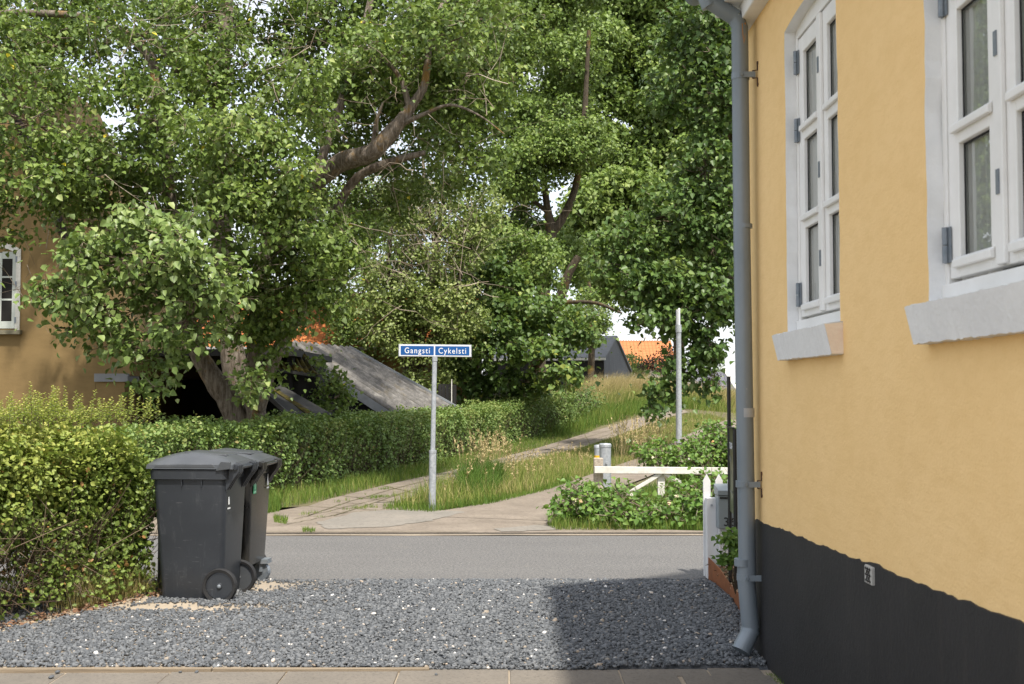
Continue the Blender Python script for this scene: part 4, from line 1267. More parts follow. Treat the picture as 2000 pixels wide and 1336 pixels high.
def make_bin(name, label, x0, x1, y0, y1, H, mat, dark, zoff=0.0, spokes=False, wdx=-.045):
    """front towards -X, hinge and wheels towards +X; x0..x1 depth at the rim, y0..y1 width"""
    root = thing(name, label, 'bin', ((x0 + x1) / 2, (y0 + y1) / 2, 0), 'wheeled bins by the hedge')
    cx, cy, hx, hy = (x0 + x1) / 2, (y0 + y1) / 2, (x1 - x0) / 2, (y1 - y0) / 2
    zr = H - 0.135                      # rim height
    mb = MB()
    secs = []
    for t, sx, sy in ((0.0, .80, .80), (0.02, .815, .82), (0.30, .865, .865), (0.50, .90, .90), (0.52, .905, .91), (0.8, .95, .955), (1.0, .985, .985)):
        fx = hx * sx
        sh = hx * (1 - sx)               # back stays nearly upright, front tapers
        secs.append((rrect(cx + sh * 0.35, cy, fx, hy * sy, 0.045), zoff + (zr - zoff) * t))
    loft(mb, secs)
    body = mb.build('body', mat, root, smooth=True)
    # low moulded wedges and grip marks on the near side
    for q in (0.30, 0.66):
        mb = MB()
        xa = x0 + (x1 - x0) * q
        yb = lambda z: cy - hy * (0.80 + 0.185 * (z - zoff) / (zr - zoff))
        z1 = zoff + (zr - zoff) * .52
        sg_ = 1 if q > .5 else -1
        mb.add([(xa - .004, yb(z1) + .012, z1), (xa - .03 * sg_ - .004, yb(zoff) - .006, zoff + .02), (xa + .025 - .03 * sg_, yb(zoff) + .008, zoff + .02), (xa - .03 * sg_, yb(zoff) + .03, zoff + .02)], [(0, 1, 2), (0, 2, 3), (0, 3, 1), (1, 3, 2)])
        mb.build('moulding', mat, root)
    for q in (.42, .68):
        xa = x0 + (x1 - x0) * q
        MB().box(xa - .003, xa + .003, y0 - .004, y0 + .01, zr - .12, zr - .02).build('rib', mat, root)
    # rim collar
    mb = MB()
    loft(mb, [(rrect(cx, cy, hx * .985, hy * .985, .045), zr - .075), (rrect(cx, cy, hx * 1.04, hy * 1.05, .05), zr - .07), (rrect(cx, cy, hx * 1.045, hy * 1.055, .05), zr - .005), (rrect(cx, cy, hx * 1.0, hy * 1.0, .045), zr)])
    mb.build('rim_collar', mat, root, smooth=True)
    # back hinge arms with handle bar
    for yy in (y0 + .035, y0 + .075, y0 + .115, y1 - .115, y1 - .075, y1 - .035):
        mb = MB()
        mb.slab([(x1 - .01, yy - .008, zr - .16), (x1 + .035, yy - .008, zr - .085), (x1 + .085, yy - .008, zr - .02), (x1 + .085, yy - .008, zr + .03), (x1 + .05, yy - .008, zr + .04), (x1 - .02, yy - .008, zr + .01)], (0, .016, 0))
        mb.build('hinge_arm', mat, root, bevel=.003)
    mb = MB()
    mb.tube([(x1 + .062, y0 + .015, zr + .012), (x1 + .062, y1 - .015, zr + .012)], .016, 12)
    mb.build('handle_bar', mat, root, smooth=True)
    # lid: shallow dome with a lip, raised spine and grips
    mb = MB()
    nx_, ny_ = 16, 10
    X0, X1 = x0 - .020, x1 + .05
    def lz(u, v):
        e = (1 - abs(2 * v - 1) ** 3.2) * (1 - (2 * u - 1) ** 4 * 0.75)
        return zr + .034 + .072 * e + 0.018 * math.exp(-((u - .45) / .22) ** 2) * (1 if abs(v - .5) < .38 else 0.3)
    b = 0
    for i in range(nx_ + 1):
        for j in range(ny_ + 1):
            u, v = i / nx_, j / ny_
            mb.v.append((X0 + (X1 - X0) * u, y0 - .018 + (y1 - y0 + .036) * v, lz(u, v)))
    for i in range(nx_):
        for j in range(ny_):
            a = i * (ny_ + 1) + j
            mb.f.append((a, a + ny_ + 1, a + ny_ + 2, a + 1))
    rim = [i * (ny_ + 1) for i in range(nx_ + 1)] + [nx_ * (ny_ + 1) + j for j in range(1, ny_ + 1)] + [i * (ny_ + 1) + ny_ for i in range(nx_ - 1, -1, -1)] + [j for j in range(ny_ - 1, 0, -1)]
    base = len(mb.v)
    for q in rim:
        vx, vy, vz = mb.v[q]
        mb.v.append((vx + (.006 if vx > cx else -.006), vy + (.004 if vy > cy else -.004), zr + .004))
    for i in range(len(rim)):
        j = (i + 1) % len(rim)
        mb.f.append((rim[i], base + i, base + j, rim[j]))
    lid = mb.build('lid', M_LID, root, smooth=True)
    for yy in (cy - hy * .55, cy, cy + hy * .55):
        mb = MB()
        mb.slab([(X0 - .03, yy - .03, zr + .03), (X0 + .06, yy - .03, zr + .02), (X0 + .10, yy - .03, zr + .085), (X0 + .02, yy - .03, zr + .068)], (0, .06, 0))
        mb.build('lid_grip', M_LID, lid, bevel=.004)
    mb = MB()
    mb.slab([(X0 + .05, y0 - .022, zr + .012), (X1 - .12, y0 - .022, zr + .012), (X1 - .14, y0 - .022, zr + .040), (X0 + .07, y0 - .022, zr + .034)], (0, .012, 0))
    mb.build('lid_edge_bar', M_LID, lid, bevel=.004)
    mb = MB()
    mb.slab([(X1 - .12, y0 - .026, zr - .01), (X1 - .01, y0 - .026, zr + .005), (X1 - .012, y0 - .026, zr + .055), (X1 - .08, y0 - .026, zr + .06)], (0, .03, 0))
    mb.build('lid_hinge_cover', M_LID, lid, bevel=.004)
    mb = MB()
    zz = zr + .122
    mb.slab([(cx - hx * .25, y0 + .10, zz - .012), (cx + hx * .85, y0 + .12, zz - .035), (cx + hx * .85, y1 - .12, zz - .035), (cx - hx * .25, y1 - .10, zz - .012)], (0, 0, .012))
    mb.build('lid_panel', M_LID, lid, bevel=.005)
    wz = 0.125
    for side, yy in ((-1, y0 + .030), (1, y1 - .030)):
        wheel(root, (x1 + wdx, yy, wz), side, .125, spokes or side > 0)
    MB().tube([(x1 + wdx, y0 + .05, wz), (x1 + wdx, y1 - .05, wz)], .011, 10).build('axle', M_GALV, root)
    return root, zr
BX0, BX1 = -2.545, -1.985
root, zr = make_bin('wheeled_bin', 'nearer dark grey wheeled bin with solid disc wheel facing the camera', BX0, BX1, 8.12, 8.60, 1.09, M_BIN, False)
def xmark(root, x, y, z, pts, mat, nm='marking'):
    mb = MB()
    mb.slab([(x, y + a, z + b) for a, b in pts], (0.0012, 0, 0))
    return mb.build(nm, mat, root)
bxf = BX1 - 0.004
xmark(root, bxf + .0, 8.20, .70, [(-.012, 0), (.012, 0), (.012, .05), (0, .06), (-.012, .05)], M_MARKW)
xmark(root, bxf + .0, 8.20, .668, [(-.028, 0), (.028, 0), (.028, .010), (-.028, .010)], M_MARKW)
bin1 = root
root2, zr2 = make_bin('wheeled_bin', 'farther black wheeled bin with spoked wheel and green sticker', -2.53, -1.945, 8.74, 9.30, 1.07, M_BIN2, True, 0.16, True, -.16)
bx2 = -1.948
lb = xmark(root2, bx2, 8.84, .72, [(-.035, 0), (.035, 0), (.035, .125), (-.035, .125)], M_LABELG, 'sticker')
xmark(root2, bx2 + .0015, 8.84, .755, [(-.010, 0), (.010, 0), (.007, .055), (-.007, .055)], M_MARKG, 'sticker_mark')
xmark(root2, bx2 + .0015, 8.84, .728, [(-.026, 0), (.026, 0), (.026, .013), (-.026, .013)], M_MARKG, 'sticker_text')
xmark(root2, bx2 + .002, 9.17, .76, [(-.018, 0), (.018, 0), (.018, .045), (.006, .075), (.006, .09), (-.006, .09), (-.006, .075), (-.018, .045)], M_MARKW, 'bottle_marking')
xmark(root2, bx2 + .002, 9.17, .735, [(-.03, 0), (.03, 0), (.03, .012), (-.03, .012)], M_MARKW, 'text_marking')
bin1.rotation_euler.z = R(-6)
root2.rotation_euler.z = R(-5)
# caster under the far corner of the second bin
mb = MB()
mb.lathe((-1.99, 9.18, .07), (0.3, 1, 0), [(0.03, -.02), (.07, -.018), (.07, .018), (.03, .02)], 20)
mb.box(-2.05, -1.93, 9.13, 9.24, .135, .17)
mb.bar((-1.99, 9.15, .07), (-1.99, 9.15, .15), .03, .012, (0, 1, 0)); mb.bar((-1.99, 9.22, .07), (-1.99, 9.22, .15), .03, .012, (0, 1, 0))
mb.build('caster', M_HINGE, root2)
# corrugated metal panel beside the hedge
mb = MB()
n = 48
ya, yb_ = 8.50, 8.90
for i in range(n + 1):
    t = i / n
    yv = ya + (yb_ - ya) * t
    xv = -2.615 + .008 * math.sin(t * 2 * math.pi * 9)
    mb.v += [(xv, yv, .0), (xv, yv, .88)]
for i in range(n):
    mb.f.append((2 * i, 2 * i + 2, 2 * i + 3, 2 * i + 1))
o = mb.build('metal_panel', simple('weathered_zinc', (.10, .104, .108), (.16, .165, .17), 4, .55, .4, .2), None, smooth=True)
sm = o.modifiers.new('solid', 'SOLIDIFY'); sm.thickness = .002
tag(o, 'corrugated galvanised metal panel between near hedge and bin', 'metal panel')

# ------------------------------------------------------------------ street sign
sg = thing('street_sign', 'blue and white street name sign on a galvanised post at the path fork', 'sign', (-.96, 14.33, 0))
pb = G(844, 998); SY = pb.y
top = W(849, 697, SY)
mb = MB()
mid = W(845.2, 880, SY)
mb.tube([(mid.x, SY, mid.z - .02), (top.x, SY, top.z)], .0305, 18)
mb.build('post', M_GALV, sg, smooth=True)
mb = MB()
mb.tube([(pb.x, SY, -.02), (mid.x, SY, mid.z)], .046, 20)
mb.tube([(mid.x, SY, mid.z - .03), (mid.x, SY, mid.z + .004)], .0485, 20)
mb.build('post_sleeve', M_GALV, sg, smooth=True)
MB().tube([(top.x, SY, top.z - .055), (top.x, SY, top.z + .01)], .036, 18).build('post_cap', M_GALV, sg, smooth=True)
L_, R_ = W(779, 684.2, SY - .02), W(920.5, 685.6, SY - .02)
xd = (R_ - L_); wd = xd.length; xd.normalize(); zd = Vector((0, 0, 1))
nd = Vector((xd.y, -xd.x, 0)).normalized()
def signbox(u0, u1, v0, v1, d0, d1):
    mb = MB()
    vs = [L_ + xd * u + zd * v + nd * d for d in (d0, d1) for u, v in ((u0, v0), (u1, v0), (u1, v1), (u0, v1))]
    mb.add(vs, [(0, 1, 2, 3), (7, 6, 5, 4), (0, 4, 5, 1), (1, 5, 6, 2), (2, 6, 7, 3), (3, 7, 4, 0)])
    return mb
hh = .079
signbox(-.004, wd + .004, -hh, hh, -.028, .004).build('sign_frame', M_GALV, sg, bevel=.004)
signbox(.008, wd - .008, -hh + .007, hh - .007, .0045, .0065).build('sign_panel', M_SIGNW, sg)
hm = wd * .49
bl = signbox(.024, hm - .006, -hh + .021, hh - .021, .007, .0085).build('blue_field', M_BLUE, sg)
br = signbox(hm + .012, wd - .024, -hh + .021, hh - .021, .007, .0085).build('blue_field', M_BLUE, sg)
for body, uc, par in (('Gangsti', (hm + .018) / 2, bl), ('Cykelsti', (hm + .012 + wd - .024) / 2, br)):
    o3 = L_ + xd * uc + zd * (-.004) + nd * .0095
    text_mesh('lettering', body, .104, M_SIGNW, par, o3, xd, zd, xs=.86, spacing=1.22, bold=.0007)

# ------------------------------------------------------------------ lamp post
b = G(1326, 908)
lp_ = thing('lamp_post', 'slim grey lamp post with a narrow upright light head', 'lamp post', b)
t1 = W(1325.5, 648, b.y)
mb = MB(); mb.tube([(b.x, b.y, b.z - .1), (t1.x, b.y, t1.z)], [.068, .052], 18); mb.build('post', M_GALV, lp_, smooth=True)
t2 = W(1325, 636, b.y)
MB().tube([(t1.x, b.y, t1.z - .01), (t2.x, b.y, t2.z + .02)], .064, 18).build('collar', M_GALV, lp_, smooth=True)
t3 = W(1324, 603, b.y)
mb = MB(); mb.box(t3.x - .040, t3.x - .002, b.y - .05, b.y + .05, t2.z, t3.z - .02); mb.build('lamp_housing', M_ZINC2, lp_, bevel=.008)
mb = MB(); mb.box(t3.x + .002, t3.x + .040, b.y - .05, b.y + .05, t2.z, t3.z + .01); mb.build('lamp_lens', M_LENS, lp_, bevel=.01)

# ------------------------------------------------------------------ barrier, bollards, stone
Yb = 15.0
a, b = W(1161, 917.5, Yb), W(1446, 920, Yb)
bar = thing('wooden_barrier', 'low white painted wooden barrier rail with braces above the rose bushes', 'barrier', ((a.x + b.x) / 2, Yb, 0))
MB().bar(a, b, .05, .088).build('rail', M_OLDWHT, bar, bevel=.004)
for (pa, pb2) in (((1292, 924), (1246, 952)), ((1296, 924), (1336, 946))):
    A, B = W(*pa, Yb + .03), W(*pb2, Yb + .03)
    B = A + (B - A) * 2.2
    MB().bar(A, B, .045, .06, (0, -1, 0)).build('brace', M_OLDWHT, bar, bevel=.003)
for px in (1291, 1438):
    A = W(px, 925, Yb + .06)
    MB().box(A.x - .045, A.x + .045, Yb + .03, Yb + .12, -.1, A.z + .03).build('post', M_OLDWHT, bar)
for px, py, rad, Yq, lab in ((1182, 866, .082, 16.0, 'thick galvanised bollard behind the left end of the white barrier'), (1168, 869, .055, 16.35, 'thinner galvanised bollard with a yellow band behind the stone block')):
    tp_ = W(px, py, Yq)
    bo = thing('bollard', lab, 'bollard', (tp_.x, Yq, 0), 'galvanised bollards')
    mb = MB(); mb.lathe((tp_.x, Yq, -.1), (0, 0, 1), [(rad, 0), (rad, tp_.z + .05), (rad * 1.08, tp_.z + .052), (rad * 1.08, tp_.z + .085), (rad * .9, tp_.z + .1), (.0001, tp_.z + .105)], 22)
    mb.build('tube', M_GALV, bo, smooth=True)
    if rad < .07:
        MB().tube([(tp_.x, Yq, tp_.z - .21), (tp_.x, Yq, tp_.z - .15)], rad * 1.04, 20).build('yellow_band', M_YELB, bo, smooth=True)
    else:
        MB().tube([(tp_.x + .01, Yq - rad - .02, tp_.z - .27), (tp_.x + .01, Yq - rad + .01, tp_.z - .27)], .018, 10).build('bolt', M_GALV, bo)
A = W(1169, 913, 15.08); rq = random.Random(4)
mb = MB(); mb.box(A.x - .062, A.x + .062, 15.06, 15.18, -.05, A.z + .125)
o = mb.build('stone_post', M_STONE, None, bevel=.012); tag(o, 'square lichen covered stone post at the left end of the white barrier', 'post')
# ------------------------------------------------------------------ picket fence, mailbox, info sign, bed
FY = 9.27
fn = thing('picket_fence', 'white picket fence with pointed pales beside the black sign', 'fence', (1.66, FY, 0))
for i, px in enumerate((1380.5, 1404.5, 1428, 1452, 1476, 1500, 1524)):
    A = W(px, 926, FY)
    mb = MB(); hw = .030
    zt = A.z
    z0 = .02 if i else .01
    mb.slab([(A.x - hw, FY, z0), (A.x + hw, FY, z0), (A.x + hw, FY, zt - .055), (A.x, FY, zt), (A.x - hw, FY, zt - .055)], (0, .022, 0))
    mb.build('picket', M_FENCE, fn, bevel=.002)
MB().box(1.66, 3.4, FY + .023, FY + .06, .52, .60).build('rail', M_FENCE, fn)
MB().box(1.66, 3.4, FY + .023, FY + .06, .15, .23).build('rail', M_FENCE, fn)
A = W(1390, 972, FY - .05)
MB().box(A.x - .048, A.x + .046, FY - .10, FY - .006, .0, A.z).build('post', M_FENCE, fn, bevel=.004)
A2 = W(1379, 975, FY - .01)
MB().tube([(A.x - .012, FY - .112, A.z - .055), (A.x - .012, FY - .10, A.z - .055)], .010, 8).build('bolt', M_GALV, fn)
# mailbox
MY = 9.05
a, b = W(1403, 955, MY), W(1482, 1033, MY)
mbx = thing('mailbox', 'grey metal mailbox numbered 36A in front of the picket fence', 'mailbox', ((a.x + b.x) / 2, MY, 0))
MB().box(a.x, b.x, MY, MY + .16, b.z, a.z - .055).build('body', M_BOX, mbx, bevel=.006)
mb = MB(); mb.slab([(a.x - .006, MY - .012, a.z - .05), (a.x - .006, MY - .012, a.z - .012), (a.x - .006, MY + .02, a.z), (a.x - .006, MY + .17, a.z + .03), (a.x - .006, MY + .17, a.z - .05)], (b.x - a.x + .012, 0, 0))
mb.build('lid', M_BOX, mbx, bevel=.003)
MB().box(a.x + .012, b.x - .012, MY - .006, MY, a.z - .078, a.z - .066).build('letter_slot', M_DARK, mbx)
q = W(1412.5, 1020, MY - .002)
text_mesh('number', '36A', .098, M_BLACK, mbx, q, (1, 0, 0), (0, 0, 1), align='LEFT', depth=.0008, bold=.0004, xs=1.05)
pq = W(1410, 1040, MY + .06)
MB().box(pq.x - .02, pq.x + .045, MY + .05, MY + .11, .0, b.z + .02).build('post', M_FENCE, mbx)
# information sign: panel between two black posts, facing the driveway
ix = 1.645
isg = thing('info_sign', 'narrow black information sign on two black posts beside the downpipe', 'sign', (ix, 8.25, 0))
tp = W(1424, 735, 8.42)
MB().tube([(1.655, 8.42, .0), (1.655, 8.42, tp.z)], .0145, 10).build('tall_post', M_BLACK, isg)
MB().tube([(1.628, 8.08, .0), (1.628, 8.08, 1.245)], .0145, 10).build('short_post', M_BLACK, isg)
mb = MB(); mb.slab([(1.651, 8.41, .632), (1.620, 8.09, .632), (1.620, 8.09, 1.245), (1.651, 8.41, 1.245)], (.006, -.0006, 0))
pn = mb.build('panel', M_PANEL, isg)
xdn = Vector((-.031, -.32, 0)).normalized()
def pan(u, z, d=-.0022):
    c = Vector((1.651, 8.41, 0)) + xdn * u
    return Vector((c.x + d, c.y, z))
MB().bar((1.648, 8.43, 1.25), (1.617, 8.07, 1.25), .02, .012).build('top_cap', M_BLACK, isg)
text_mesh('lettering', 'TIL SALG', .066, M_SIGNW, pn, pan(.15, 1.115), xdn, (0, 0, 1), depth=.0006, xs=.72, bold=.001)
text_mesh('lettering', 'HUSET', .046, M_SIGNW, pn, pan(.125, 1.018), xdn, (0, 0, 1), depth=.0006, xs=.8, bold=.0005) if False else None
mb = MB()
for i, u in enumerate((.045, .075, .105, .135, .165)):
    c0 = pan(u, 1.0); c1 = pan(u + .018, 1.0)
    mb.add([(c0.x, c0.y, 1.000), (c1.x, c1.y, 1.000), (c1.x, c1.y, 1.038), (c0.x, c0.y, 1.038)], [(0, 1, 2, 3)])
mb.build('print_row', M_PANELG, pn)
mb = MB()
for i in range(12):
    a0, a1 = math.pi * i / 12, math.pi * (i + 1) / 12
    def ar(a, rr): return pan(.15 - rr * math.cos(a), .86 + rr * 1.1 * math.sin(a))
    mb.quad(ar(a0, .070), ar(a1, .070), ar(a1, .062), ar(a0, .062))
for u in (.08, .22):
    mb.quad(pan(u - .004, .80), pan(u + .004, .80), pan(u + .004, .865), pan(u - .004, .865))
mb.quad(pan(.06, .775), pan(.24, .775), pan(.24, .79), pan(.06, .79))
mb.build('print_arch', M_PANELG, pn)
# weathering-steel edging strip and mulch bed
pts = [(1379.5, 1125, 1085), (1392, 1138, 1097), (1405, 1149, 1110), (1420, 1162, 1133), (1434, 1180, 1151), (1447, 1205, 1166), (1462, 1238, 1200), (1478, 1268, 1235)]
mb = MB()
ring = []
for px, pyb, pyt in pts:
    g = G(px, pyb, .01)
    tz = W(px, pyt, g.y).z
    ring.append((g.x, g.y, tz))
for (x0, y0, z0), (x1, y1, z1) in zip(ring[:-1], ring[1:]):
    mb.slab([(x0, y0, -.03), (x1, y1, -.03), (x1, y1, z1), (x0, y0, z0)], (.006, .002, 0))
o = mb.build('steel_edging', M_CORTEN, None)
tag(o, 'rust brown steel edging strip curving between gravel and flower bed', 'edging')
bed = [(x + .01, y) for x, y, z in ring] + [(1.9, 6.5), (3.4, 6.5), (3.4, FY), (1.66, FY)]
bed = sorted(ring, key=lambda t: -t[1])
poly = [(x + .012, y) for x, y, z in bed if y > YC + .03] + [(3.4, YC + .03), (3.4, FY - .01), (1.66, FY - .01)]
def bedz(x, y):
    return .10
o = sheet('flower_bed', poly, .5, .0, M_SOIL, bedz)
n = 2600
x, y = sample_poly(poly, n, rg)
o = leaves('mulch', np.stack([x, y, .105 + rg.uniform(0, .03, n)], 1), np.stack([rg.normal(0, .5, n), rg.normal(0, .5, n), np.ones(n)], 1), rg.normal(0, 1, (n, 3)), rg.uniform(.03, .075, n), rg.uniform(0, 1, n), M_MULCH, None, .18, .05)
tag(o, 'brown bark mulch covering the flower bed behind the steel edging', 'mulch', kind='stuff')

# ------------------------------------------------------------------ leafy clump generator
def crown(root, clumps, mat, leaf, seed, sub=(.22, .42), per=110, twig_tone=(.1, .9), name='crown', wide=.42, droop=.9, twigs=True, anchor=None, tone0=.42, tspread=.20, nsm=1.0, stray=.30):
    r = np.random.default_rng(seed)
    P, N, TP, SZ, TN = [], [], [], [], []
    sa, sb, sr, st = [], [], [], []
    for cl in clumps:
        px, py, Y, rx, ry, rd = cl[:6]
        dens = cl[6] if len(cl) > 6 else 1.0
        tb = cl[7] if len(cl) > 7 else 0.0
        ls = cl[8] if len(cl) > 8 else 1.0
        c = np.array(W(px, py, Y))
        m = Y / FPX
        rad = np.array([rx * m, rd, ry * m])
        vol = rad[0] * rad[1] * rad[2]
        ns = max(2, int(dens * nsm * 5.2 * vol ** .72 / (.32 ** 2)))
        d = norm(r.normal(0, 1, (ns, 3)))
        q = r.uniform(.25, 1, ns) ** .5 * (1 + np.abs(r.normal(0, .16, ns)))
        sc = c + d * q[:, None] * rad
        for s in sc:
            R0 = r.uniform(*sub)
            nl = int(per * (R0 / .32) ** 2)
            dd = norm(r.normal(0, 1, (nl, 3)))
            pos = s + dd * (R0 * r.uniform(.35, 1.0, (nl, 1))) * np.array([1.1, 1.1, .8])
            P.append(pos)
            N.append(dd * .32 + np.array([.06, -.26, .58]) + r.normal(0, .58, (nl, 3)))
            pos += r.normal(0, stray, (nl, 3)) * (r.uniform(0, 1, (nl, 1)) < .16)
            TP.append(dd * .5 + np.array([0, 0, -droop]) + r.normal(0, .55, (nl, 3)))
            SZ.append(leaf * ls * r.uniform(.65, 1.25, nl))
            tt = tone0 + tb + r.normal(0, .10) + r.normal(0, tspread, nl)
            TN.append(tt.clip(0, .95))
            if twigs:
                k = 4
                e = norm(r.normal(0, 1, (k, 3))) * R0 * .95
                sa.append(np.tile(s, (k, 1))); sb.append(s + e); sr.append(np.full(k, .0045)); st.append(r.uniform(twig_tone[0], twig_tone[1], k))
                h = c + (s - c) * .15
                if r.uniform() < .5:
                    mid = (h + s) / 2 + r.normal(0, .08, 3)
                    sa.append(np.array([h, mid])); sb.append(np.array([mid, s])); sr.append(np.array([.016, .009])); st.append(r.uniform(twig_tone[0], twig_tone[1] * .7, 2))
    P = np.concatenate(P); n = len(P)
    TN = np.concatenate(TN)
    TN = np.where(r.uniform(0, 1, n) > .9975, 1.0, TN)
    print('CROWN', root.name, seed, n)
    if twigs:
        A = np.concatenate(sa); rr_ = np.concatenate(sr)
        sticks('twigs', A, np.concatenate(sb), rr_, rr_ * .45, np.concatenate(st), M_TWIG, root)
    return leaves(name, P, np.concatenate(N), np.concatenate(TP), np.concatenate(SZ), TN, mat, root, wide)

def limbs(root, specs, mat, seed, name='trunk', n=14):
    """specs: list of ([(px,py,Y)...], [radius px ...])"""
    q = random.Random(seed)
    for k, (pts, rad) in enumerate(specs):
        wp = [W(*p) for p in pts]
        # resample with a Catmull-Rom
        out, rr_ = [], []
        for i in range(len(wp) - 1):
            p0, p1, p2, p3 = wp[max(i - 1, 0)], wp[i], wp[i + 1], wp[min(i + 2, len(wp) - 1)]
            for s in range(5):
                t = s / 5
                out.append(.5 * ((2 * p1) + (p2 - p0) * t + (2 * p0 - 5 * p1 + 4 * p2 - p3) * t * t + (3 * p1 - p0 - 3 * p2 + p3) * t ** 3))
                m = (pts[i][2] * (1 - t) + pts[i + 1][2] * t) / FPX
                rr_.append((rad[i] * (1 - t) + rad[i + 1] * t) * m * (1 + q.uniform(-.06, .06)))
        out.append(wp[-1]); rr_.append(rad[-1] * pts[-1][2] / FPX)
        mb = MB()
        mb.tube(out, rr_, n, True, .05, q)
        mb.build(name if k == 0 else 'limb', mat, root, smooth=True)

# ------------------------------------------------------------------ T1: big poplar on the left
q = np.random.default_rng(101)
b = G(488, 896)
t1 = thing('poplar_tree', 'large multi trunked poplar overhanging the ochre house and the hedge', 'tree', (b.x, 18.4, 0))
Yt = 18.4
limbs(t1, [
    ([(478, 905, 18.9), (468, 815, 19.0), (456, 700, 19.0), (440, 560, 19.0), (428, 400, 18.9), (424, 250, 18.7), (440, 60, 18.6), (450, -120, 18.6)], [34, 28, 23, 22, 20, 16, 14, 8]),
    ([(487, 900, 18.2), (455, 800, 18.1), (418, 740, 18.0), (388, 690, 17.9), (356, 590, 17.6), (335, 420, 17.4), (312, 200, 17.6), (285, 100, 17.9), (190, 40, 18), (60, 25, 18), (-80, 30, 18)], [28, 24, 21, 18, 15, 13, 11, 10, 8, 7, 5]),
    ([(500, 905, 18.1), (500, 820, 18.1), (497, 720, 18.0), (503, 600, 18), (520, 500, 18), (550, 420, 17.8), (610, 362, 17.5), (665, 318, 17.3), (725, 298, 17.1), (770, 252, 17), (805, 205, 17), (830, 160, 17), (842, 60, 17.2), (870, 0, 17.4), (900, -80, 17.5)], [27, 20, 17, 15, 15, 16, 18, 19, 18, 15, 10, 8, 7, 6, 4]),
    ([(505, 800, 18.0), (540, 690, 17.9), (575, 630, 17.9), (612, 560, 17.9), (650, 430, 17.8), (690, 355, 17.6), (745, 322, 17.5), (830, 298, 17.4)], [13, 12, 11, 9, 8, 9, 9, 5]),
    ([(778, 246, 17), (830, 222, 16.8), (880, 205, 16.7), (935, 225, 16.6), (985, 262, 16.6)], [6, 4, 3, 2, 1]),
    ([(800, 212, 17), (780, 150, 16.9), (730, 100, 16.9), (690, 90, 16.9)], [7, 5, 4, 2]),
    ([(725, 298, 17.1), (735, 240, 16.9), (748, 200, 16.8)], [5, 4, 2]),
    ([(424, 260, 18.6), (370, 170, 18.3), (300, 80, 18.0), (250, 60, 18)], [9, 8, 6, 4]),
    ([(610, 362, 17.5), (680, 160, 18), (720, 20, 18.2), (740, -100, 18.4)], [10, 8, 7, 5]),
], M_BARK, 5)
cl_front = [
    (270, 515, 14.6, 140, 75, .75, .9, .08, 1.05), (335, 465, 14.9, 105, 55, .7, .9, .1, 1.05), (195, 595, 14.6, 105, 48, .6, .85, .05), (370, 620, 15.0, 85, 65, .7, .85, 0),
    (250, 675, 15.0, 90, 36, .55, .7, -.05), (110, 575, 14.8, 46, 32, .4, 1.0, 0), (320, 715, 15, 50, 26, .4, .65, -.05), (300, 755, 15, 30, 16, .3, .8, -.05),
    (482, 745, 16.2, 24, 34, .3, 1.2, .1), (400, 545, 14.9, 80, 70, .6, .9, .05), (180, 520, 14.7, 65, 55, .5, .9, .05), (130, 640, 15, 50, 24, .4, .8, -.05)]
cl1 = [
    (440, 290, 15.8, 95, 90, .9, 1, .12, 1.0), (540, 330, 15.9, 95, 85, .9, .9, .1), (470, 400, 15.8, 90, 70, .8, .8, .05), (600, 205, 16.2, 80, 50, .9, .8, .05),
    (560, 480, 16.4, 110, 80, .9, .8, .0), (60, 240, 16, 110, 110, 1.1, .9, -.02), (160, 320, 16.2, 90, 70, .9, .8, 0), (50, 360, 15.6, 80, 45, .7, .9, .03), (-60, 420, 15.4, 80, 80, .8),
    (250, 230, 16.8, 110, 90, 1.1, .75, -.02), (340, 330, 17, 90, 90, 1, .7, -.05), (230, 400, 17.2, 80, 60, .8, .7, -.08), (600, 455, 17, 60, 45, .8, .6, -.05),
    (700, 190, 19.0, 110, 80, 1.1, .8, .0), (800, 110, 18.8, 110, 90, 1.1, .8, .03), (880, 220, 18.4, 80, 90, 1.0, .8, .05), (930, 130, 18, 90, 100, 1, .8, .03), (770, 345, 19.2, 60, 30, .7, .5, -.02), (900, 300, 18, 60, 50, .8, .7, .05), (720, 130, 17, 70, 45, .8, .7, .05),
    (450, 600, 17.2, 90, 80, .7, .8, -.1), (540, 600, 17.2, 80, 70, .8, .85, -.02), (620, 580, 17.2, 55, 45, .7, .9, .02), (555, 655, 17.3, 36, 26, .4, .7, 0), (650, 520, 17.4, 60, 60, .7, .75, 0), (700, 470, 17.8, 50, 60, .7, .6, -.05), (530, 720, 17.2, 25, 30, .4, .6, 0)]
cl1 += [(870, 90, 16.2, 60, 45, .6, .8, .05), (880, 10, 16.3, 60, 50, .6, .8, .05), (815, 40, 16.2, 40, 40, .5, .7, 0)]
for bx_, by_ in ((330, 140), (430, 330), (540, 200), (560, 380), (650, 300), (690, 180), (760, 260), (800, 180), (860, 320), (350, 430), (480, 470), (600, 120), (720, 380), (150, 120), (250, 320)):
    cl1.append((bx_, by_, 20.8, 70, 60, .9, .62, -.06))  # rear clumps toned darker: shade inside the crown put into leaf colour
for gx_ in range(-120, 1000, 130):
    for gy_ in (-260, -130, 0, 110):
        cl1.append((gx_ + q.uniform(-45, 45), gy_ + q.uniform(-40, 40), 17.8 + (110 - gy_) * .009 + q.uniform(-.6, 1.6), 100, 80, 1.1, .60, q.uniform(-.08, .06)))
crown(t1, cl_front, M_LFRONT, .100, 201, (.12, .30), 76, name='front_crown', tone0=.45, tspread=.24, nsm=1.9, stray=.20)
crown(t1, cl1, M_LPOP, .082, 202, (.16, .40), 122)

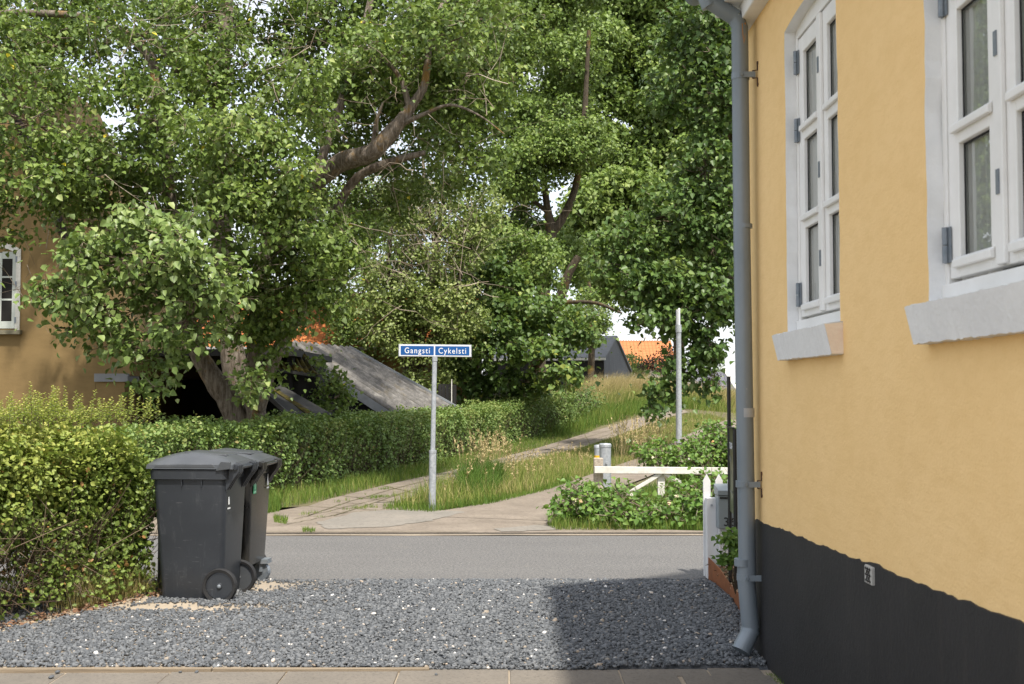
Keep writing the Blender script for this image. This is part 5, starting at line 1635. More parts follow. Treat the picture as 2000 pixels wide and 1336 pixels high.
qt = np.random.default_rng(321)
A_, B_, R_, R2_ = [], [], [], []
for _ in range(150):
    p0 = np.array(W(qt.uniform(0, 1000), qt.uniform(0, 600), qt.uniform(15.6, 17.4)))
    d = norm(qt.normal(0, 1, (1, 3)) * [1, .5, .7])[0]
    ln = qt.uniform(.12, .30); rad = qt.uniform(.004, .009)
    for k_ in range(5):
        p1 = p0 + d * ln
        A_.append(p0); B_.append(p1); R_.append(rad); R2_.append(rad * .8)
        if qt.uniform() < .6:
            e = norm((d + qt.normal(0, .7, 3))[None])[0]
            A_.append(p1); B_.append(p1 + e * ln * 1.2); R_.append(rad * .6); R2_.append(rad * .3)
        p0 = p1; rad *= .8
        d = norm((d + qt.normal(0, .28, 3) + [0, 0, -.10])[None])[0]
sticks('bare_twigs', np.array(A_), np.array(B_), np.array(R_), np.array(R2_), qt.uniform(.3, 1, len(A_)), M_TWIG, t1)

# ------------------------------------------------------------------ T2: thin pale tree behind the sign
b = G(835, 860)
t2 = thing('thin_poplar_tree', 'pale yellow green thin tree with bare twigs behind the blue sign', 'tree', (b.x, 30.8, 0.1))
limbs(t2, [
    ([(815, 870, 30.8), (812, 760, 30.8), (815, 690, 30.8), (835, 600, 30.8), (850, 480, 30.8), (830, 360, 30.8), (825, 280, 30.8)], [17, 15, 11, 8, 6, 4, 2]),
    ([(805, 800, 30.8), (780, 640, 30.8), (760, 520, 30.6), (770, 380, 30.6)], [9, 7, 5, 2]),
    ([(820, 720, 30.8), (880, 600, 30.8), (910, 500, 30.8), (955, 445, 30.8)], [8, 6, 4, 2]),
    ([(840, 580, 30.8), (860, 430, 30.8), (830, 340, 30.5)], [5, 4, 2]),
    ([(815, 690, 30.8), (745, 600, 30.8), (700, 510, 30.8)], [5, 4, 2]),
], M_BARK2, 6)
crown(t2, [(830, 420, 30.6, 80, 70, 1.0, .42, 0), (880, 480, 30.6, 80, 70, 1.0, .5, .05), (800, 560, 30.5, 80, 70, .9, .7, 0), (870, 600, 30.4, 65, 60, .9, .75, .05), (830, 660, 30.3, 75, 45, .8, .7, 0), (900, 400, 30.8, 70, 50, .8, .45, .05), (790, 370, 30.8, 60, 50, .8, .3, -.05), (950, 430, 30.8, 40, 40, .6, .5, 0), (760, 640, 30.4, 50, 60, .7, .6, 0), (830, 720, 30.4, 45, 45, .5, .7, 0), (740, 560, 30.8, 50, 50, .7, .5, 0)], M_LT2, .088, 203, (.22, .42), 95, (.4, 1.0), tone0=.5, droop=.3, nsm=1.35)
rr2 = np.random.default_rng(9)
m = 900
base = np.array([W(rr2.normal(825, 55), rr2.uniform(280, 560), 30.3 + rr2.normal(0, .5)) for _ in range(m)])
tipv = np.stack([rr2.normal(.0, .35, m), rr2.normal(0, .3, m), rr2.uniform(.4, 1, m)], 1)
sticks('bare_twigs', base, base + tipv * rr2.uniform(.3, .9, m)[:, None], np.full(m, .007), np.full(m, .003), rr2.uniform(.5, 1, m), M_TWIG, t2)

# ------------------------------------------------------------------ T3: big poplar in the middle distance
q = np.random.default_rng(77)
t3 = thing('tall_poplar_tree', 'tall poplar with a forked lichen covered trunk at the far end of the hedge', 'tree', (1.1, 36.5, .4))
limbs(t3, [
    ([(1052, 850, 36.5), (1050, 720, 36.5), (1053, 640, 36.5), (1062, 560, 36.5), (1070, 490, 36.5), (1076, 450, 36.5), (1068, 400, 36.5), (1062, 340, 36.5), (1050, 200, 36.5)], [20, 17, 16, 14, 13, 11, 7, 6, 4]),
    ([(1076, 458, 36.5), (1102, 420, 36.5), (1125, 360, 36.5), (1140, 250, 36.5), (1150, 60, 36.5)], [9, 8, 7, 6, 4]),
    ([(1054, 640, 36.5), (1090, 590, 36.3), (1108, 540, 36.1), (1130, 500, 36.0)], [12, 11, 9, 6]),
    ([(1075, 592, 36.5), (1120, 590, 36.1), (1165, 592, 35.8), (1215, 612, 35.5)], [5, 4, 3.5, 2]),
    ([(1026, 640, 37.5), (1028, 520, 37.5), (1024, 420, 37.5), (1030, 300, 37.5)], [9, 8, 7, 5]),
    ([(1065, 410, 36.5), (1030, 385, 36.5), (1000, 370, 36.5)], [5, 4, 2]),
], M_BARK2, 7)
cl3, cl3b = [], []
for gx_ in range(900, 1470, 90):
    for gy_ in range(-200, 620, 82):
        x_, y_ = gx_ + q.uniform(-35, 35), gy_ + q.uniform(-30, 30)
        if (x_ - 1265) ** 2 / 62 ** 2 + (y_ - 285) ** 2 / 52 ** 2 < 1: continue
        if 1010 < x_ < 1140 and 370 < y_ < 660: continue
        if x_ < 1010 and y_ > 520: continue
        if y_ > 540 and x_ < 1300: continue
        if x_ < 985 and 300 < y_ < 560: continue
        if x_ < 1115:
            cl3.append((x_, y_, 34.5 + (620 - y_) * .006 + q.uniform(-1.2, 2.0), 78, 58, 1.5, .55, q.uniform(-.08, .12)))
        else:
            cl3b.append((x_, y_, 51 + (620 - y_) * .008 + q.uniform(-1.5, 2.5), 78, 58, 2.0, .36, q.uniform(-.05, .15), 1.35))
cl3 += [(1010, 330, 35.5, 60, 45, 1, .8), (1080, 300, 35.5, 60, 45, 1, .8, .05), (1040, 470, 38.5, 50, 60, 1, .5, -.1), (1110, 500, 38.5, 30, 40, .8, .4, -.1), (1000, 480, 37.5, 40, 60, 1, .6, -.12), (990, 400, 37.5, 40, 60, 1, .5, -.1)]
cl3b += [(1160, 470, 50, 60, 60, 1.4, .5, .12, 1.3), (1200, 400, 50, 70, 60, 1.4, .5, .12, 1.3), (1180, 530, 50, 60, 35, 1.2, .5, .05, 1.3), (1215, 490, 50, 70, 60, 1.4, .5, .1, 1.3)]
crown(t3, cl3, M_LT3, .118, 204, (.22, .60), 86)

t3b = thing('tall_poplar_tree', 'broad tall poplar beyond the grassy rise filling the sky left of the downpipe', 'tree', (10, 53, -.3))
limbs(t3b, [([(1330, 830, 53), (1325, 650, 53), (1310, 480, 53), (1290, 300, 54), (1280, 60, 55)], [12, 10, 8, 6, 3]), ([(1315, 520, 53), (1240, 400, 53), (1190, 300, 53)], [6, 5, 2]), ([(1310, 480, 53), (1370, 330, 53), (1400, 150, 54)], [6, 5, 2])], M_BARK2, 17)
crown(t3b, cl3b, M_LT3, .165, 244, (.34, .85), 36)

# ------------------------------------------------------------------ T4: dark tree at the right, branches hanging behind the downpipe
b = Vector((6.3, 26.5, 0))
t4 = thing('dark_leaved_tree', 'glossy dark leaved tree hanging low behind the lamp post', 'tree', b)
limbs(t4, [
    ([(1530, 920, 26.5), (1510, 700, 26.5), (1480, 500, 26.5), (1440, 300, 26.5), (1400, 100, 26.5)], [26, 22, 18, 13, 8]),
    ([(1490, 560, 26.5), (1420, 540, 26.0), (1360, 560, 25.6), (1300, 600, 25.3), (1240, 640, 25.2)], [9, 7, 5, 4, 2]),
    ([(1470, 450, 26.5), (1390, 400, 26.0), (1300, 420, 25.8), (1230, 460, 25.6)], [8, 6, 4, 2]),
    ([(1420, 540, 26.0), (1390, 640, 25.6), (1370, 700, 25.4), (1330, 760, 25.2)], [4, 3.5, 3, 2]),
], M_BARK2, 8)
cl4 = [(1370, 60, 26.0, 80, 80, .9, .9, -.05), (1400, 200, 25.8, 60, 80, .8, .95, -.1), (1330, 170, 26.4, 60, 60, .9, .7, 0), (1380, 330, 25.6, 70, 70, .8, .9, -.08), (1330, 430, 25.6, 80, 60, .8, .9, .02), (1250, 460, 25.8, 70, 50, .8, .8, .05), (1390, 470, 25.5, 60, 60, .7, .9, -.05),
       (1300, 540, 25.4, 80, 50, .7, .95, 0), (1390, 580, 25.4, 50, 55, .7, 1, -.1), (1250, 560, 25.3, 45, 35, .5, .9, 0), (1340, 620, 25.3, 60, 45, .6, .9, 0), (1270, 625, 25.2, 45, 28, .5, .8, .05), (1385, 670, 25.2, 42, 38, .5, 1.0, -.08), (1340, 690, 25.3, 35, 30, .4, .8, -.05), (1345, 730, 25.2, 28, 28, .35, 1.0, -.1), (1300, 745, 25.2, 25, 16, .3, .9, 0), (1285, 770, 25.1, 18, 16, .25, 1.2, -.05), (1322, 775, 25.1, 20, 20, .25, 1.0, -.1), (1270, 800, 25.1, 10, 16, .2, 1.3, -.1), (1380, 760, 25.1, 24, 16, .3, 1.0, -.1), (1410, 700, 25.3, 22, 22, .3, 1, -.1), (1225, 520, 25.6, 50, 40, .6, .8, .05), (1440, 400, 25.8, 60, 80, .8, .8, -.1), (1450, 120, 26.0, 60, 100, .9, .8, -.1), (1470, 600, 26.0, 60, 60, .8, .7, -.1)]
crown(t4, cl4, M_LT4, .140, 205, (.18, .34), 62, tone0=.40, nsm=1.3)

# ------------------------------------------------------------------ T5: maple-like dark trees and shrubs under the poplar
t5 = thing('maple_tree', 'dark broad leaved maple behind the far end of the hedge', 'tree', (.1, 32.5, .2))
limbs(t5, [([(990, 860, 32.5), (1000, 740, 32.5), (1010, 640, 32.5)], [9, 7, 4]), ([(1000, 790, 32.5), (1060, 700, 32.3), (1110, 660, 32.0)], [6, 5, 3])], M_BARK2, 9)
cl5 = [(950, 560, 32.5, 60, 45, .9, .8, 0), (985, 625, 32, 60, 38, .9, .85, .05), (1050, 690, 31.5, 55, 28, .8, .9, .1), (930, 690, 32, 60, 40, .9, .85, 0), (1130, 630, 32, 40, 26, .7, .6, .1), (1150, 665, 32, 22, 14, .5, .6, .1), (1010, 745, 32, 60, 24, .7, .9, .05), (910, 745, 32.5, 45, 30, .8, .8, -.05), (1095, 735, 31.5, 42, 20, .6, .9, .22), (890, 610, 33, 40, 40, .7, .8, 0), (1030, 600, 33, 45, 34, .7, .7, .05), (925, 490, 33.5, 45, 40, .8, .7, .05), (1085, 610, 32.5, 35, 24, .6, .6, .1), (1085, 685, 32, 30, 20, .6, .7, .12), (880, 690, 33, 30, 30, .6, .7, 0), (970, 790, 32, 50, 16, .6, .9, 0), (1060, 650, 32.5, 30, 20, .5, .6, .05)]
crown(t5, cl5, M_LDARK, .135, 206, (.20, .40), 70, wide=.5)
# shrub in front of the corrugated shed
b = G(640, 880)
sh = thing('shrub', 'upright green bush in front of the corrugated shed roof', 'shrub', (b.x, 20.3, 0))
crown(sh, [(640, 745, 20.3, 28, 30, .35, 1.0, -.05), (650, 780, 20.2, 32, 26, .35, 1.0, -.12), (628, 795, 20.2, 28, 20, .3, .9, -.12), (622, 712, 20.4, 10, 18, .15, 1.2, 0), (668, 755, 20.3, 16, 20, .25, .9, -.05), (650, 830, 20.3, 44, 34, .4, .8, -.1)], M_LPOP, .075, 207, (.12, .24), 150, name='foliage', droop=.2, nsm=2.2, stray=.1)
# bush masses behind the hedge end
for i, (cls, nm, lab) in enumerate((
    ([(1060, 785, 34.5, 60, 20, .6, .9, .05), (1110, 772, 36, 50, 20, .6, .9, .0), (1000, 790, 32.5, 50, 20, .6, .8, .0)], 'shrub', 'low bramble rising over the far part of the long hedge'),
    ([(1140, 795, 37.5, 30, 30, .7, 1.0, -.08), (1150, 775, 38, 24, 18, .6, 1.0, -.05)], 'shrub', 'dark rounded bush at the far end of the long hedge'),
    ([(1235, 712, 66, 14, 26, .9, .8, .35), (1240, 735, 66, 22, 20, .9, .8, .3)], 'shrub', 'bright green bush beside the grey timber house gable'))):
    c = W(cls[0][0], cls[0][1], cls[0][2])
    s_ = thing(nm, lab, 'shrub', (c.x, c.y, float(T(c.x, c.y))))
    crown(s_, cls, (M_LHEDGE2, M_LDARK, M_LT3)[i], (.06, .07, .12)[i], 210 + i, (.18, .32), 80, name='foliage', droop=.3)
for i, (cls, lab) in enumerate((([(1275, 715, 58, 26, 16, .9, .9, .1), (1300, 700, 58, 20, 18, .9, .8, .1)], 'purple leaved bush behind the tall dry grass by the lamp post'), ([(1392, 745, 57, 12, 16, .7, 1, .2), (1380, 750, 57, 16, 12, .7, .9, .1)], 'purple leaved bush in front of the dark tiled roof'))):
    c = W(cls[0][0], cls[0][1], cls[0][2])
    s_ = thing('purple_shrub', lab, 'shrub', (c.x, c.y, float(T(c.x, c.y))), 'purple bushes on the rise')
    crown(s_, cls, M_LPURP, .10, 220 + i, (.18, .32), 70, name='foliage', droop=.3)
# background trees closing the view
bt = 0
for cls, lab in (([(720, 560, 34, 120, 90, 1.8, .5, -.05), (640, 440, 35, 110, 90, 1.8, .5, -.05), (720, 650, 33, 70, 40, 1.2, .6, 0), (740, 420, 36, 90, 80, 1.6, .4, -.05)], 'background tree seen between the left poplar and the pale thin tree'),
                 ([(930, 520, 38, 90, 100, 1.8, .4, -.1), (920, 640, 37, 60, 50, 1.3, .5, -.1), (1000, 560, 39, 60, 80, 1.4, .4, -.1)], 'background tree behind the maple and the pale thin tree'),
                 ([(1150, 610, 46, 40, 45, 1.4, .35, 0), (1110, 640, 46, 60, 40, 1.4, .5, .05)], 'small distant tree beside the sky gap above the grey timber house')):
    c = W(cls[0][0], cls[0][1], cls[0][2])
    s_ = thing('background_tree', lab, 'tree', (c.x, c.y, float(T(c.x, c.y))), 'trees in the background')
    limbs(s_, [([(cls[0][0], 860, cls[0][2]), (cls[0][0] + 6, 650, cls[0][2]), (cls[0][0], cls[0][1] - 60, cls[0][2])], [8, 6, 3])], M_BARK2, 30 + bt)
    crown(s_, cls, M_LT3, .095, 230 + bt, (.28, .5), 85, droop=.5)
    bt += 1

# ------------------------------------------------------------------ rose bushes
def rose(lab, cls, seed, Y):
    c = W(cls[0][0], cls[0][1], Y)
    s_ = thing('rose_bush', lab, 'bush', (c.x, Y, 0), 'rose bushes on the island')
    crown(s_, cls, M_LROSE, .064, seed, (.10, .19), 80, name='foliage', droop=.15, tone0=.5, tspread=.2, nsm=13.0, stray=.05)
    r = np.random.default_rng(seed)
    for _ in range(2):
        c0 = np.array(W(r.uniform(cls[0][0] - cls[0][3], cls[0][0] + cls[0][3]), cls[0][1] - cls[0][4] * r.uniform(-.4, .8), Y - cls[0][5] * .95))
        m = 6
        leaves('flower', np.tile(c0, (m, 1)), r.normal(0, .4, (m, 3)) + [0, -.6, .8], r.normal(0, 1, (m, 3)), r.uniform(.022, .036, m), np.full(m, r.uniform(0, 1)), M_FLOWER, s_, .5, .1)
rose('low rose bush at the road edge, nearest the cycle path', [(1142, 975, 13.0, 42, 24, .35, 1.0), (1112, 1000, 12.9, 26, 18, .3, 1.1), (1170, 1000, 12.8, 40, 20, .35, 1.0, -.05)], 301, 13.0)
rose('rose bush in the middle of the road edge row under the barrier', [(1212, 978, 13.2, 42, 26, .4, 1.0, .05), (1215, 1005, 12.8, 46, 20, .35, 1.0, -.05), (1275, 1004, 12.8, 40, 18, .35, 1.0, -.05)], 302, 13.2)
rose('rose bush beside the left picket of the white fence', [(1345, 972, 13.1, 40, 28, .4, 1.0, 0), (1315, 1004, 12.8, 42, 18, .35, 1.0, -.05), (1368, 995, 12.8, 34, 26, .35, 1.0, -.05), (1400, 950, 13.2, 40, 26, .4, .9, 0)], 303, 13.1)
rose('taller rose bush behind the barrier to the right of the lamp post', [(1385, 885, 17.5, 60, 34, .6, 1.0, .05), (1350, 900, 17.2, 40, 22, .4, .9, .1), (1440, 880, 17.5, 60, 40, .6, 1, -.05), (1400, 850, 17.8, 40, 20, .4, .8, -.1)], 304, 17.5)
rose('pale leaved rose bush behind the barrier to the left of the lamp post', [(1300, 895, 17.6, 40, 18, .4, .8, .15), (1275, 885, 17.9, 30, 20, .35, .6, .15)], 305, 17.6)
# small rose in the mulch bed by the black sign
pl = thing('rose_plant', 'small young rose plant in the mulch beside the black sign posts', 'plant', (1.62, 7.95, .1))
crown(pl, [(1425, 1065, 7.9, 20, 18, .06, 1, .05), (1437, 1045, 7.9, 12, 14, .06, 1, .1), (1420, 1085, 7.9, 12, 10, .05, 1, 0), (1442, 1080, 7.9, 10, 16, .06, 1, 0)], M_LROSE, .036, 310, (.04, .08), 1500, name='foliage', droop=.1, twigs=False, nsm=2.5, stray=.02)
r = np.random.default_rng(4)
a0 = np.array([W(1436, 1100, 7.92) for _ in range(7)]); a0[:, 2] = .1
b0 = np.array([W(x_, y_, 7.9) for x_, y_ in ((1412, 1058), (1425, 1045), (1440, 1035), (1420, 1080), (1445, 1070), (1432, 1060), (1408, 1066))])
sticks('stems', a0, b0, np.full(7, .003), np.full(7, .0015), np.full(7, .3), M_STEM, pl)

# ------------------------------------------------------------------ grass
rgz = np.random.default_rng(55)
def grass(label, poly, n, h, wd, tone, mat=None, lean=.25, wind=(.0, .0), dens_fn=None, name='grass', far=0.0):
    x, y = sample_poly(poly, n, rgz)
    if dens_fn is not None:
        k_ = rgz.uniform(0, 1, len(x)) < dens_fn(x, y)
        x, y = x[k_], y[k_]
    n = len(x)
    H = rgz.uniform(h[0], h[1], n) * (1 + .35 * wob(x, y, 0, 1.2)) * (1 - far * sstep(17, 25, y))
    ln = np.stack([rgz.normal(wind[0], lean, n), rgz.normal(wind[1], lean, n), np.zeros(n)], 1) * H[:, None]
    tn = (rgz.normal(tone[0], tone[1], n) + .16 * wob(x, y, 0, .9)).clip(0, 1)
    o = blades(name, np.stack([x, y, T(x, y) - .01], 1), H, ln, rgz.uniform(wd[0], wd[1], n), tn, mat or M_GRASS, None, rgz)
    return tag(o, label, 'grass', kind='stuff')
def pp(*pts):
    return [(G(*p).x, G(*p).y) for p in pts]
verge = pp((535, 1000), (590, 985), (640, 976), (760, 946), (880, 921), (1000, 889), (1076, 868), (1150, 846), (1165, 836), (1128, 834), (1070, 848), (1000, 864), (930, 884), (860, 900), (790, 915), (700, 934), (620, 952), (535, 966))
grass('fresh green grass strip between the long hedge and the left path', verge, 16000, (.05, .22), (.004, .009), (.42, .20), far=.3)
median = pp((765, 993), (850, 1001), (950, 985), (1050, 962), (1115, 942), (1190, 915), (1270, 887), (1335, 853), (1385, 833), (1420, 820), (1390, 812), (1345, 808), (1300, 819), (1240, 841), (1165, 867), (1060, 893), (1000, 908), (930, 930), (830, 965))
grass('mixed green and straw coloured grass on the strip between the two paths', median, 40000, (.07, .34), (.004, .009), (.66, .19), far=.55)
mlow = pp((745, 997), (840, 1003), (960, 986), (1060, 962), (1120, 942), (1100, 930), (1000, 962), (900, 975), (830, 972))
grass('short green grass along the front edge of the strip', mlow, 9000, (.04, .14), (.004, .009), (.30, .13))
tuft = pp((900, 975), (960, 978), (985, 955), (975, 930), (930, 925), (895, 945))
grass('dense dark green grass tuft beside the sign post', tuft, 3200, (.20, .46), (.006, .012), (.12, .10), lean=.35)
stalks = pp((900, 960), (990, 955), (1000, 915), (950, 905), (890, 935))
def seedheads(label, poly, n, h, tone=(0.55, .2), mat=M_DRY, name='dry_grass', hs=.05, lean=.16):
    x, y = sample_poly(poly, n, rgz)
    H = rgz.uniform(h[0], h[1], n)
    z = T(x, y)
    root = np.stack([x, y, z], 1)
    tipp = root + np.stack([rgz.normal(.05, lean, n) * H, rgz.normal(0, lean, n) * H, H], 1)
    o1 = thing(name, label, 'grass', (float(x.mean()), float(y.mean()), float(z.mean())))
    o1['kind'] = 'stuff'
    sticks('stalks', root, tipp, np.full(n, .0022), np.full(n, .0014), rgz.normal(tone[0], tone[1], n).clip(0, 1), M_DRY, o1)
    k = 7
    idx = np.repeat(np.arange(n), k)
    t = np.tile(np.linspace(.80, 1.0, k), n)[:, None]
    pos = root[idx] * (1 - t) + tipp[idx] * t
    m = len(pos)
    leaves('seed_heads', pos, rgz.normal(0, 1, (m, 3)), (tipp - root)[idx] + rgz.normal(0, .25, (m, 3)), rgz.uniform(.6, 1.2, m) * hs, rgz.normal(tone[0] + .1, tone[1], m).clip(0, 1), mat, o1, .22, .05)
seedheads('tall tan seeding grass clump standing to the right of the sign post', stalks, 120, (.45, .80))
seedheads('pale dry stalks standing behind the galvanised bollards', pp((1195, 925), (1300, 915), (1300, 880), (1200, 890)), 190, (.45, 1.0))
seedheads('scattered seed stalks along the strip between the paths', pp((860, 990), (960, 975), (1100, 940), (1180, 915), (1120, 905), (1000, 915), (900, 945)), 150, (.25, .5), hs=.04)
front = pp((1070, 1030), (1085, 1020), (1375, 1022), (1375, 1037), (1085, 1038))
grass('thin grass fringe under the rose bushes at the road edge', front, 5200, (.03, .20), (.003, .007), (.42, .2))
grass('long grass tuft hanging out of the rose bushes', pp((1165, 1030), (1215, 1032), (1215, 1015), (1170, 1012)), 700, (.2, .42), (.004, .008), (.5, .16), lean=.4)
grass('long grass tuft near the picket end of the roses', pp((1290, 1030), (1345, 1032), (1350, 1015), (1290, 1012)), 600, (.15, .36), (.004, .008), (.42, .16), lean=.4)
island = [(.95, 12.6), (1.9, 12.5), (3.6, 12.5), (4.5, 21), (3.3, 20), (2.2, 17.2), (1.25, 15.2)]
grass('green grass and weeds growing between the rose bushes around the barrier', island, 9000, (.08, .30), (.005, .011), (.40, .17))
# weeds in the joints of the old slab path
def crackweed(x, y):
    return (wob(x, y, 0, 2.4) > .45).astype(float)
grass('sparse weeds growing in the joints of the left path', pp((545, 1030), (600, 1000), (740, 955), (830, 962), (760, 992), (700, 1012)), 9000, (.02, .08), (.004, .008), (.42, .16), dens_fn=crackweed)
grass('ragged grass behind the farther bin', pp((480, 1012), (545, 1002), (550, 975), (500, 965)), 2600, (.05, .22), (.004, .009), (.38, .15))
grass('grass tuft on the near edge of the left path beside the bins', pp((535, 1022), (560, 1026), (562, 1016), (535, 1012)), 500, (.03, .09), (.004, .008), (.4, .14))
grass('small grass tuft at the road kerb', pp((592, 1043), (615, 1043), (615, 1036), (592, 1036)), 220, (.02, .07), (.004, .008), (.35, .12))
grass('grass tufts at the plinth foot beside the slabs', [(1.385, 5.85), (1.425, 5.85), (1.425, 6.05), (1.385, 6.1)], 160, (.015, .05), (.002, .004), (.35, .12))
# moss in the gravel edge
# hill: green foot, long dry grass on the crest
hill_low = [(1.7, 33), (3.0, 36), (4.5, 39), (5.8, 41), (8.5, 43), (8.5, 44), (4, 43.5), (1.2, 40), (-.5, 36), (.6, 33)]
grass('green grass at the foot of the rise behind the left path', hill_low, 14000, (.25, .6), (.008, .016), (.38, .18), wind=(.12, 0))
hill = [(.5, 38), (3.5, 40.2), (6.0, 42), (9.5, 44), (10, 47), (8, 49), (3, 48.5), (0, 46), (-1, 42)]
grass('mixed long grass covering the rise', hill, 22000, (.45, .85), (.007, .014), (.80, .13), wind=(.22, 0))
crest = [(3.0, 42), (6.2, 43), (9.5, 45), (10, 47.5), (7, 49), (3, 47.5), (2.2, 44)]
grass('long straw coloured grass on the crest of the rise', crest, 36000, (.65, 1.1), (.006, .012), (.45, .2), mat=M_DRY, wind=(.28, 0), name='dry_grass')
side = pp((1345, 850), (1400, 828), (1425, 818), (1500, 812), (1500, 795), (1420, 790), (1350, 800))
grass('rough brownish grass on the far side of the right path', side, 9000, (.2, .5), (.007, .014), (.68, .16), name='grass')

# ------------------------------------------------------------------ ochre house at the left
HY = 18.9
oh = thing('ochre_house', 'ochre plastered gable house half hidden by the poplar at the left', 'house', (-8.0, HY, 0))
outl = [(-420, 860), (-420, 40), (-60, 40), (40, 270), (95, 405), (128, 492), (168, 588), (210, 650), (255, 690), (255, 734), (187, 734), (187, 860)]
mb = MB()
pts = [W(px, py, HY) for px, py in outl]
pts[0].z = pts[-1].z = -.2
wpts = [W(20, 0, HY)]
mb.slab(pts, (0, 6, 0))
mb.build('wall', M_OCH, oh)
mb = MB()
pl0, pl1 = W(187, 735, HY - .08), W(243, 735, HY - .08)
mb.box(pl0.x, pl1.x, HY - .06, HY + .5, -.2, pl0.z - .09)
mb.build('pilaster', M_OCH, oh)
mb = MB(); mb.box(pl0.x - .02, pl1.x + .06, HY - .10, HY + .5, pl0.z - .09, pl0.z + .045); mb.build('capital', M_SLATE, oh)
mb = MB()
for (a, b2) in zip([(-60, 40), (40, 270), (95, 405), (128, 492), (168, 588)], [(40, 270), (95, 405), (128, 492), (168, 588), (210, 650)]):
    A, B = W(*a, HY - .08), W(*b2, HY - .08)
    mb.slab([A, B, B + Vector((.05, 0, .03)), A + Vector((.05, 0, .03))], (0, .3, 0))
mb.build('verge', simple('verge_dark', (.035, .018, .014), (.022, .012, .011), 6, .8), oh)
# window
WA, WB = W(-46, 645, HY), W(42, 480, HY)
ow = MB()
def arcpts(x0, x1, z, rise, n=10):
    return [(x0 + (x1 - x0) * i / n, z + rise * (1 - (2 * i / n - 1) ** 2)) for i in range(n + 1)]
top_o = arcpts(WA.x - .005, WB.x + .005, WB.z - .07, .12)
top_i = arcpts(WA.x + .075, WB.x - .075, WB.z - .135, .10)
yF = HY - .02
ow.slab([(WA.x, yF, WA.z), (WA.x + .075, yF, WA.z), (WA.x + .075, yF, top_i[0][1]), (WA.x, yF, top_o[0][1])], (0, .06, 0))
ow.slab([(WB.x - .075, yF, WA.z), (WB.x, yF, WA.z), (WB.x, yF, top_o[-1][1]), (WB.x - .075, yF, top_i[-1][1])], (0, .06, 0))
for i in range(10):
    ow.slab([(top_i[i][0], yF, top_i[i][1]), (top_i[i + 1][0], yF, top_i[i + 1][1]), (top_o[i + 1][0], yF, top_o[i + 1][1]), (top_o[i][0], yF, top_o[i][1])], (0, .06, 0))
win = ow.build('window', M_OLDWHT, oh)
fr = MB()
xi0, xi1 = WA.x + .078, WB.x - .078
xm = (xi0 + xi1) / 2
yq = HY - .012
for x0_, x1_ in ((xi0, xi0 + .06), (xm - .05, xm - .002), (xm + .002, xm + .05), (xi1 - .06, xi1)):
    fr.box(x0_, x1_, yq, yq + .035, WA.z + .03, WB.z - .12)
zs = [WA.z + .03, WA.z + .15, WA.z + .50, WA.z + .53, WA.z + .88, WA.z + .91, WB.z - .22, WB.z - .10]
for z0, z1 in ((zs[0], zs[1]), (zs[2], zs[3]), (zs[4], zs[5]), (zs[6], zs[7])):
    for x0_, x1_ in ((xi0 + .06, xm - .05), (xm + .05, xi1 - .06)):
        fr.box(x0_, x1_, yq + .003, yq + .033, z0, z1)
fr.build('frame', simple('grey_white_paint', (.50, .53, .49), (.42, .45, .41), 6, .6), win)
for x0_, x1_ in ((xi0 + .06, xm - .05), (xm + .05, xi1 - .06)):
    for z0, z1 in ((zs[1], zs[2]), (zs[3], zs[4]), (zs[5], zs[6])):
        MB().quad((x0_, yq + .02, z0), (x1_, yq + .02, z0), (x1_, yq + .02, z1), (x0_, yq + .02, z1)).build('pane', M_GLASS, win, face=(0, -1, 0))
for hz in (WA.z + .12, WA.z + .72, WB.z - .28):
    MB().box(xi1 - .01, xi1 + .02, yq - .012, yq, hz, hz + .10).build('hinge', M_HINGE, win)
MB().box(WA.x - .05, WB.x + .04, HY - .10, HY + .02, WA.z - .07, WA.z).build('sill', simple('mossy_sill', (.22, .20, .14), (.14, .13, .09), 12, .9), win)
bk = MB(); bk.quad((xi0, HY + .003, WA.z), (xi1, HY + .003, WA.z), (xi1, HY + .003, WB.z), (xi0, HY + .003, WB.z)) if False else None
MB().box(xi0 + .001, xi1 - .001, HY - .006, HY - .002, WA.z + .031, WB.z - .11).build('room', M_DARK, win)

# dark carport beside it
cp0, cp1 = W(243, 735, 19.4), W(452, 700, 19.4)
cpt = thing('carport', 'open black timber carport behind the leaning poplar trunk', 'carport', ((cp0.x + cp1.x) / 2, 21, 0))
zt = 2.15
mb = MB()
mb.box(cp0.x - .4, cp1.x + .8, 23.9, 24.0, -.1, zt); mb.box(cp0.x - .45, cp0.x - .35, 19.9, 23.9, -.1, zt); mb.box(cp1.x + .8, cp1.x + .9, 20.2, 23.9, -.1, zt)
mb.build('wall', M_BLKWD, cpt)
mb = MB(); mb.box(cp0.x - .5, cp1.x + 1.0, 19.75, 24.1, zt, zt + .12); mb.build('roof', simple('tarred_felt', (.03, .03, .03), (.045, .043, .04), 4, .9), cpt)
mb = MB(); mb.box(cp0.x - .42, cp1.x + .8, 19.95, 23.85, -.02, .0); mb.build('floor', M_SOIL, cpt)
for px in (455,):
    A = W(px, 800, 20); MB().box(A.x - .06, A.x + .06, 19.9, 20.02, -.1, zt - .01).build('post', M_BLKWD, cpt)

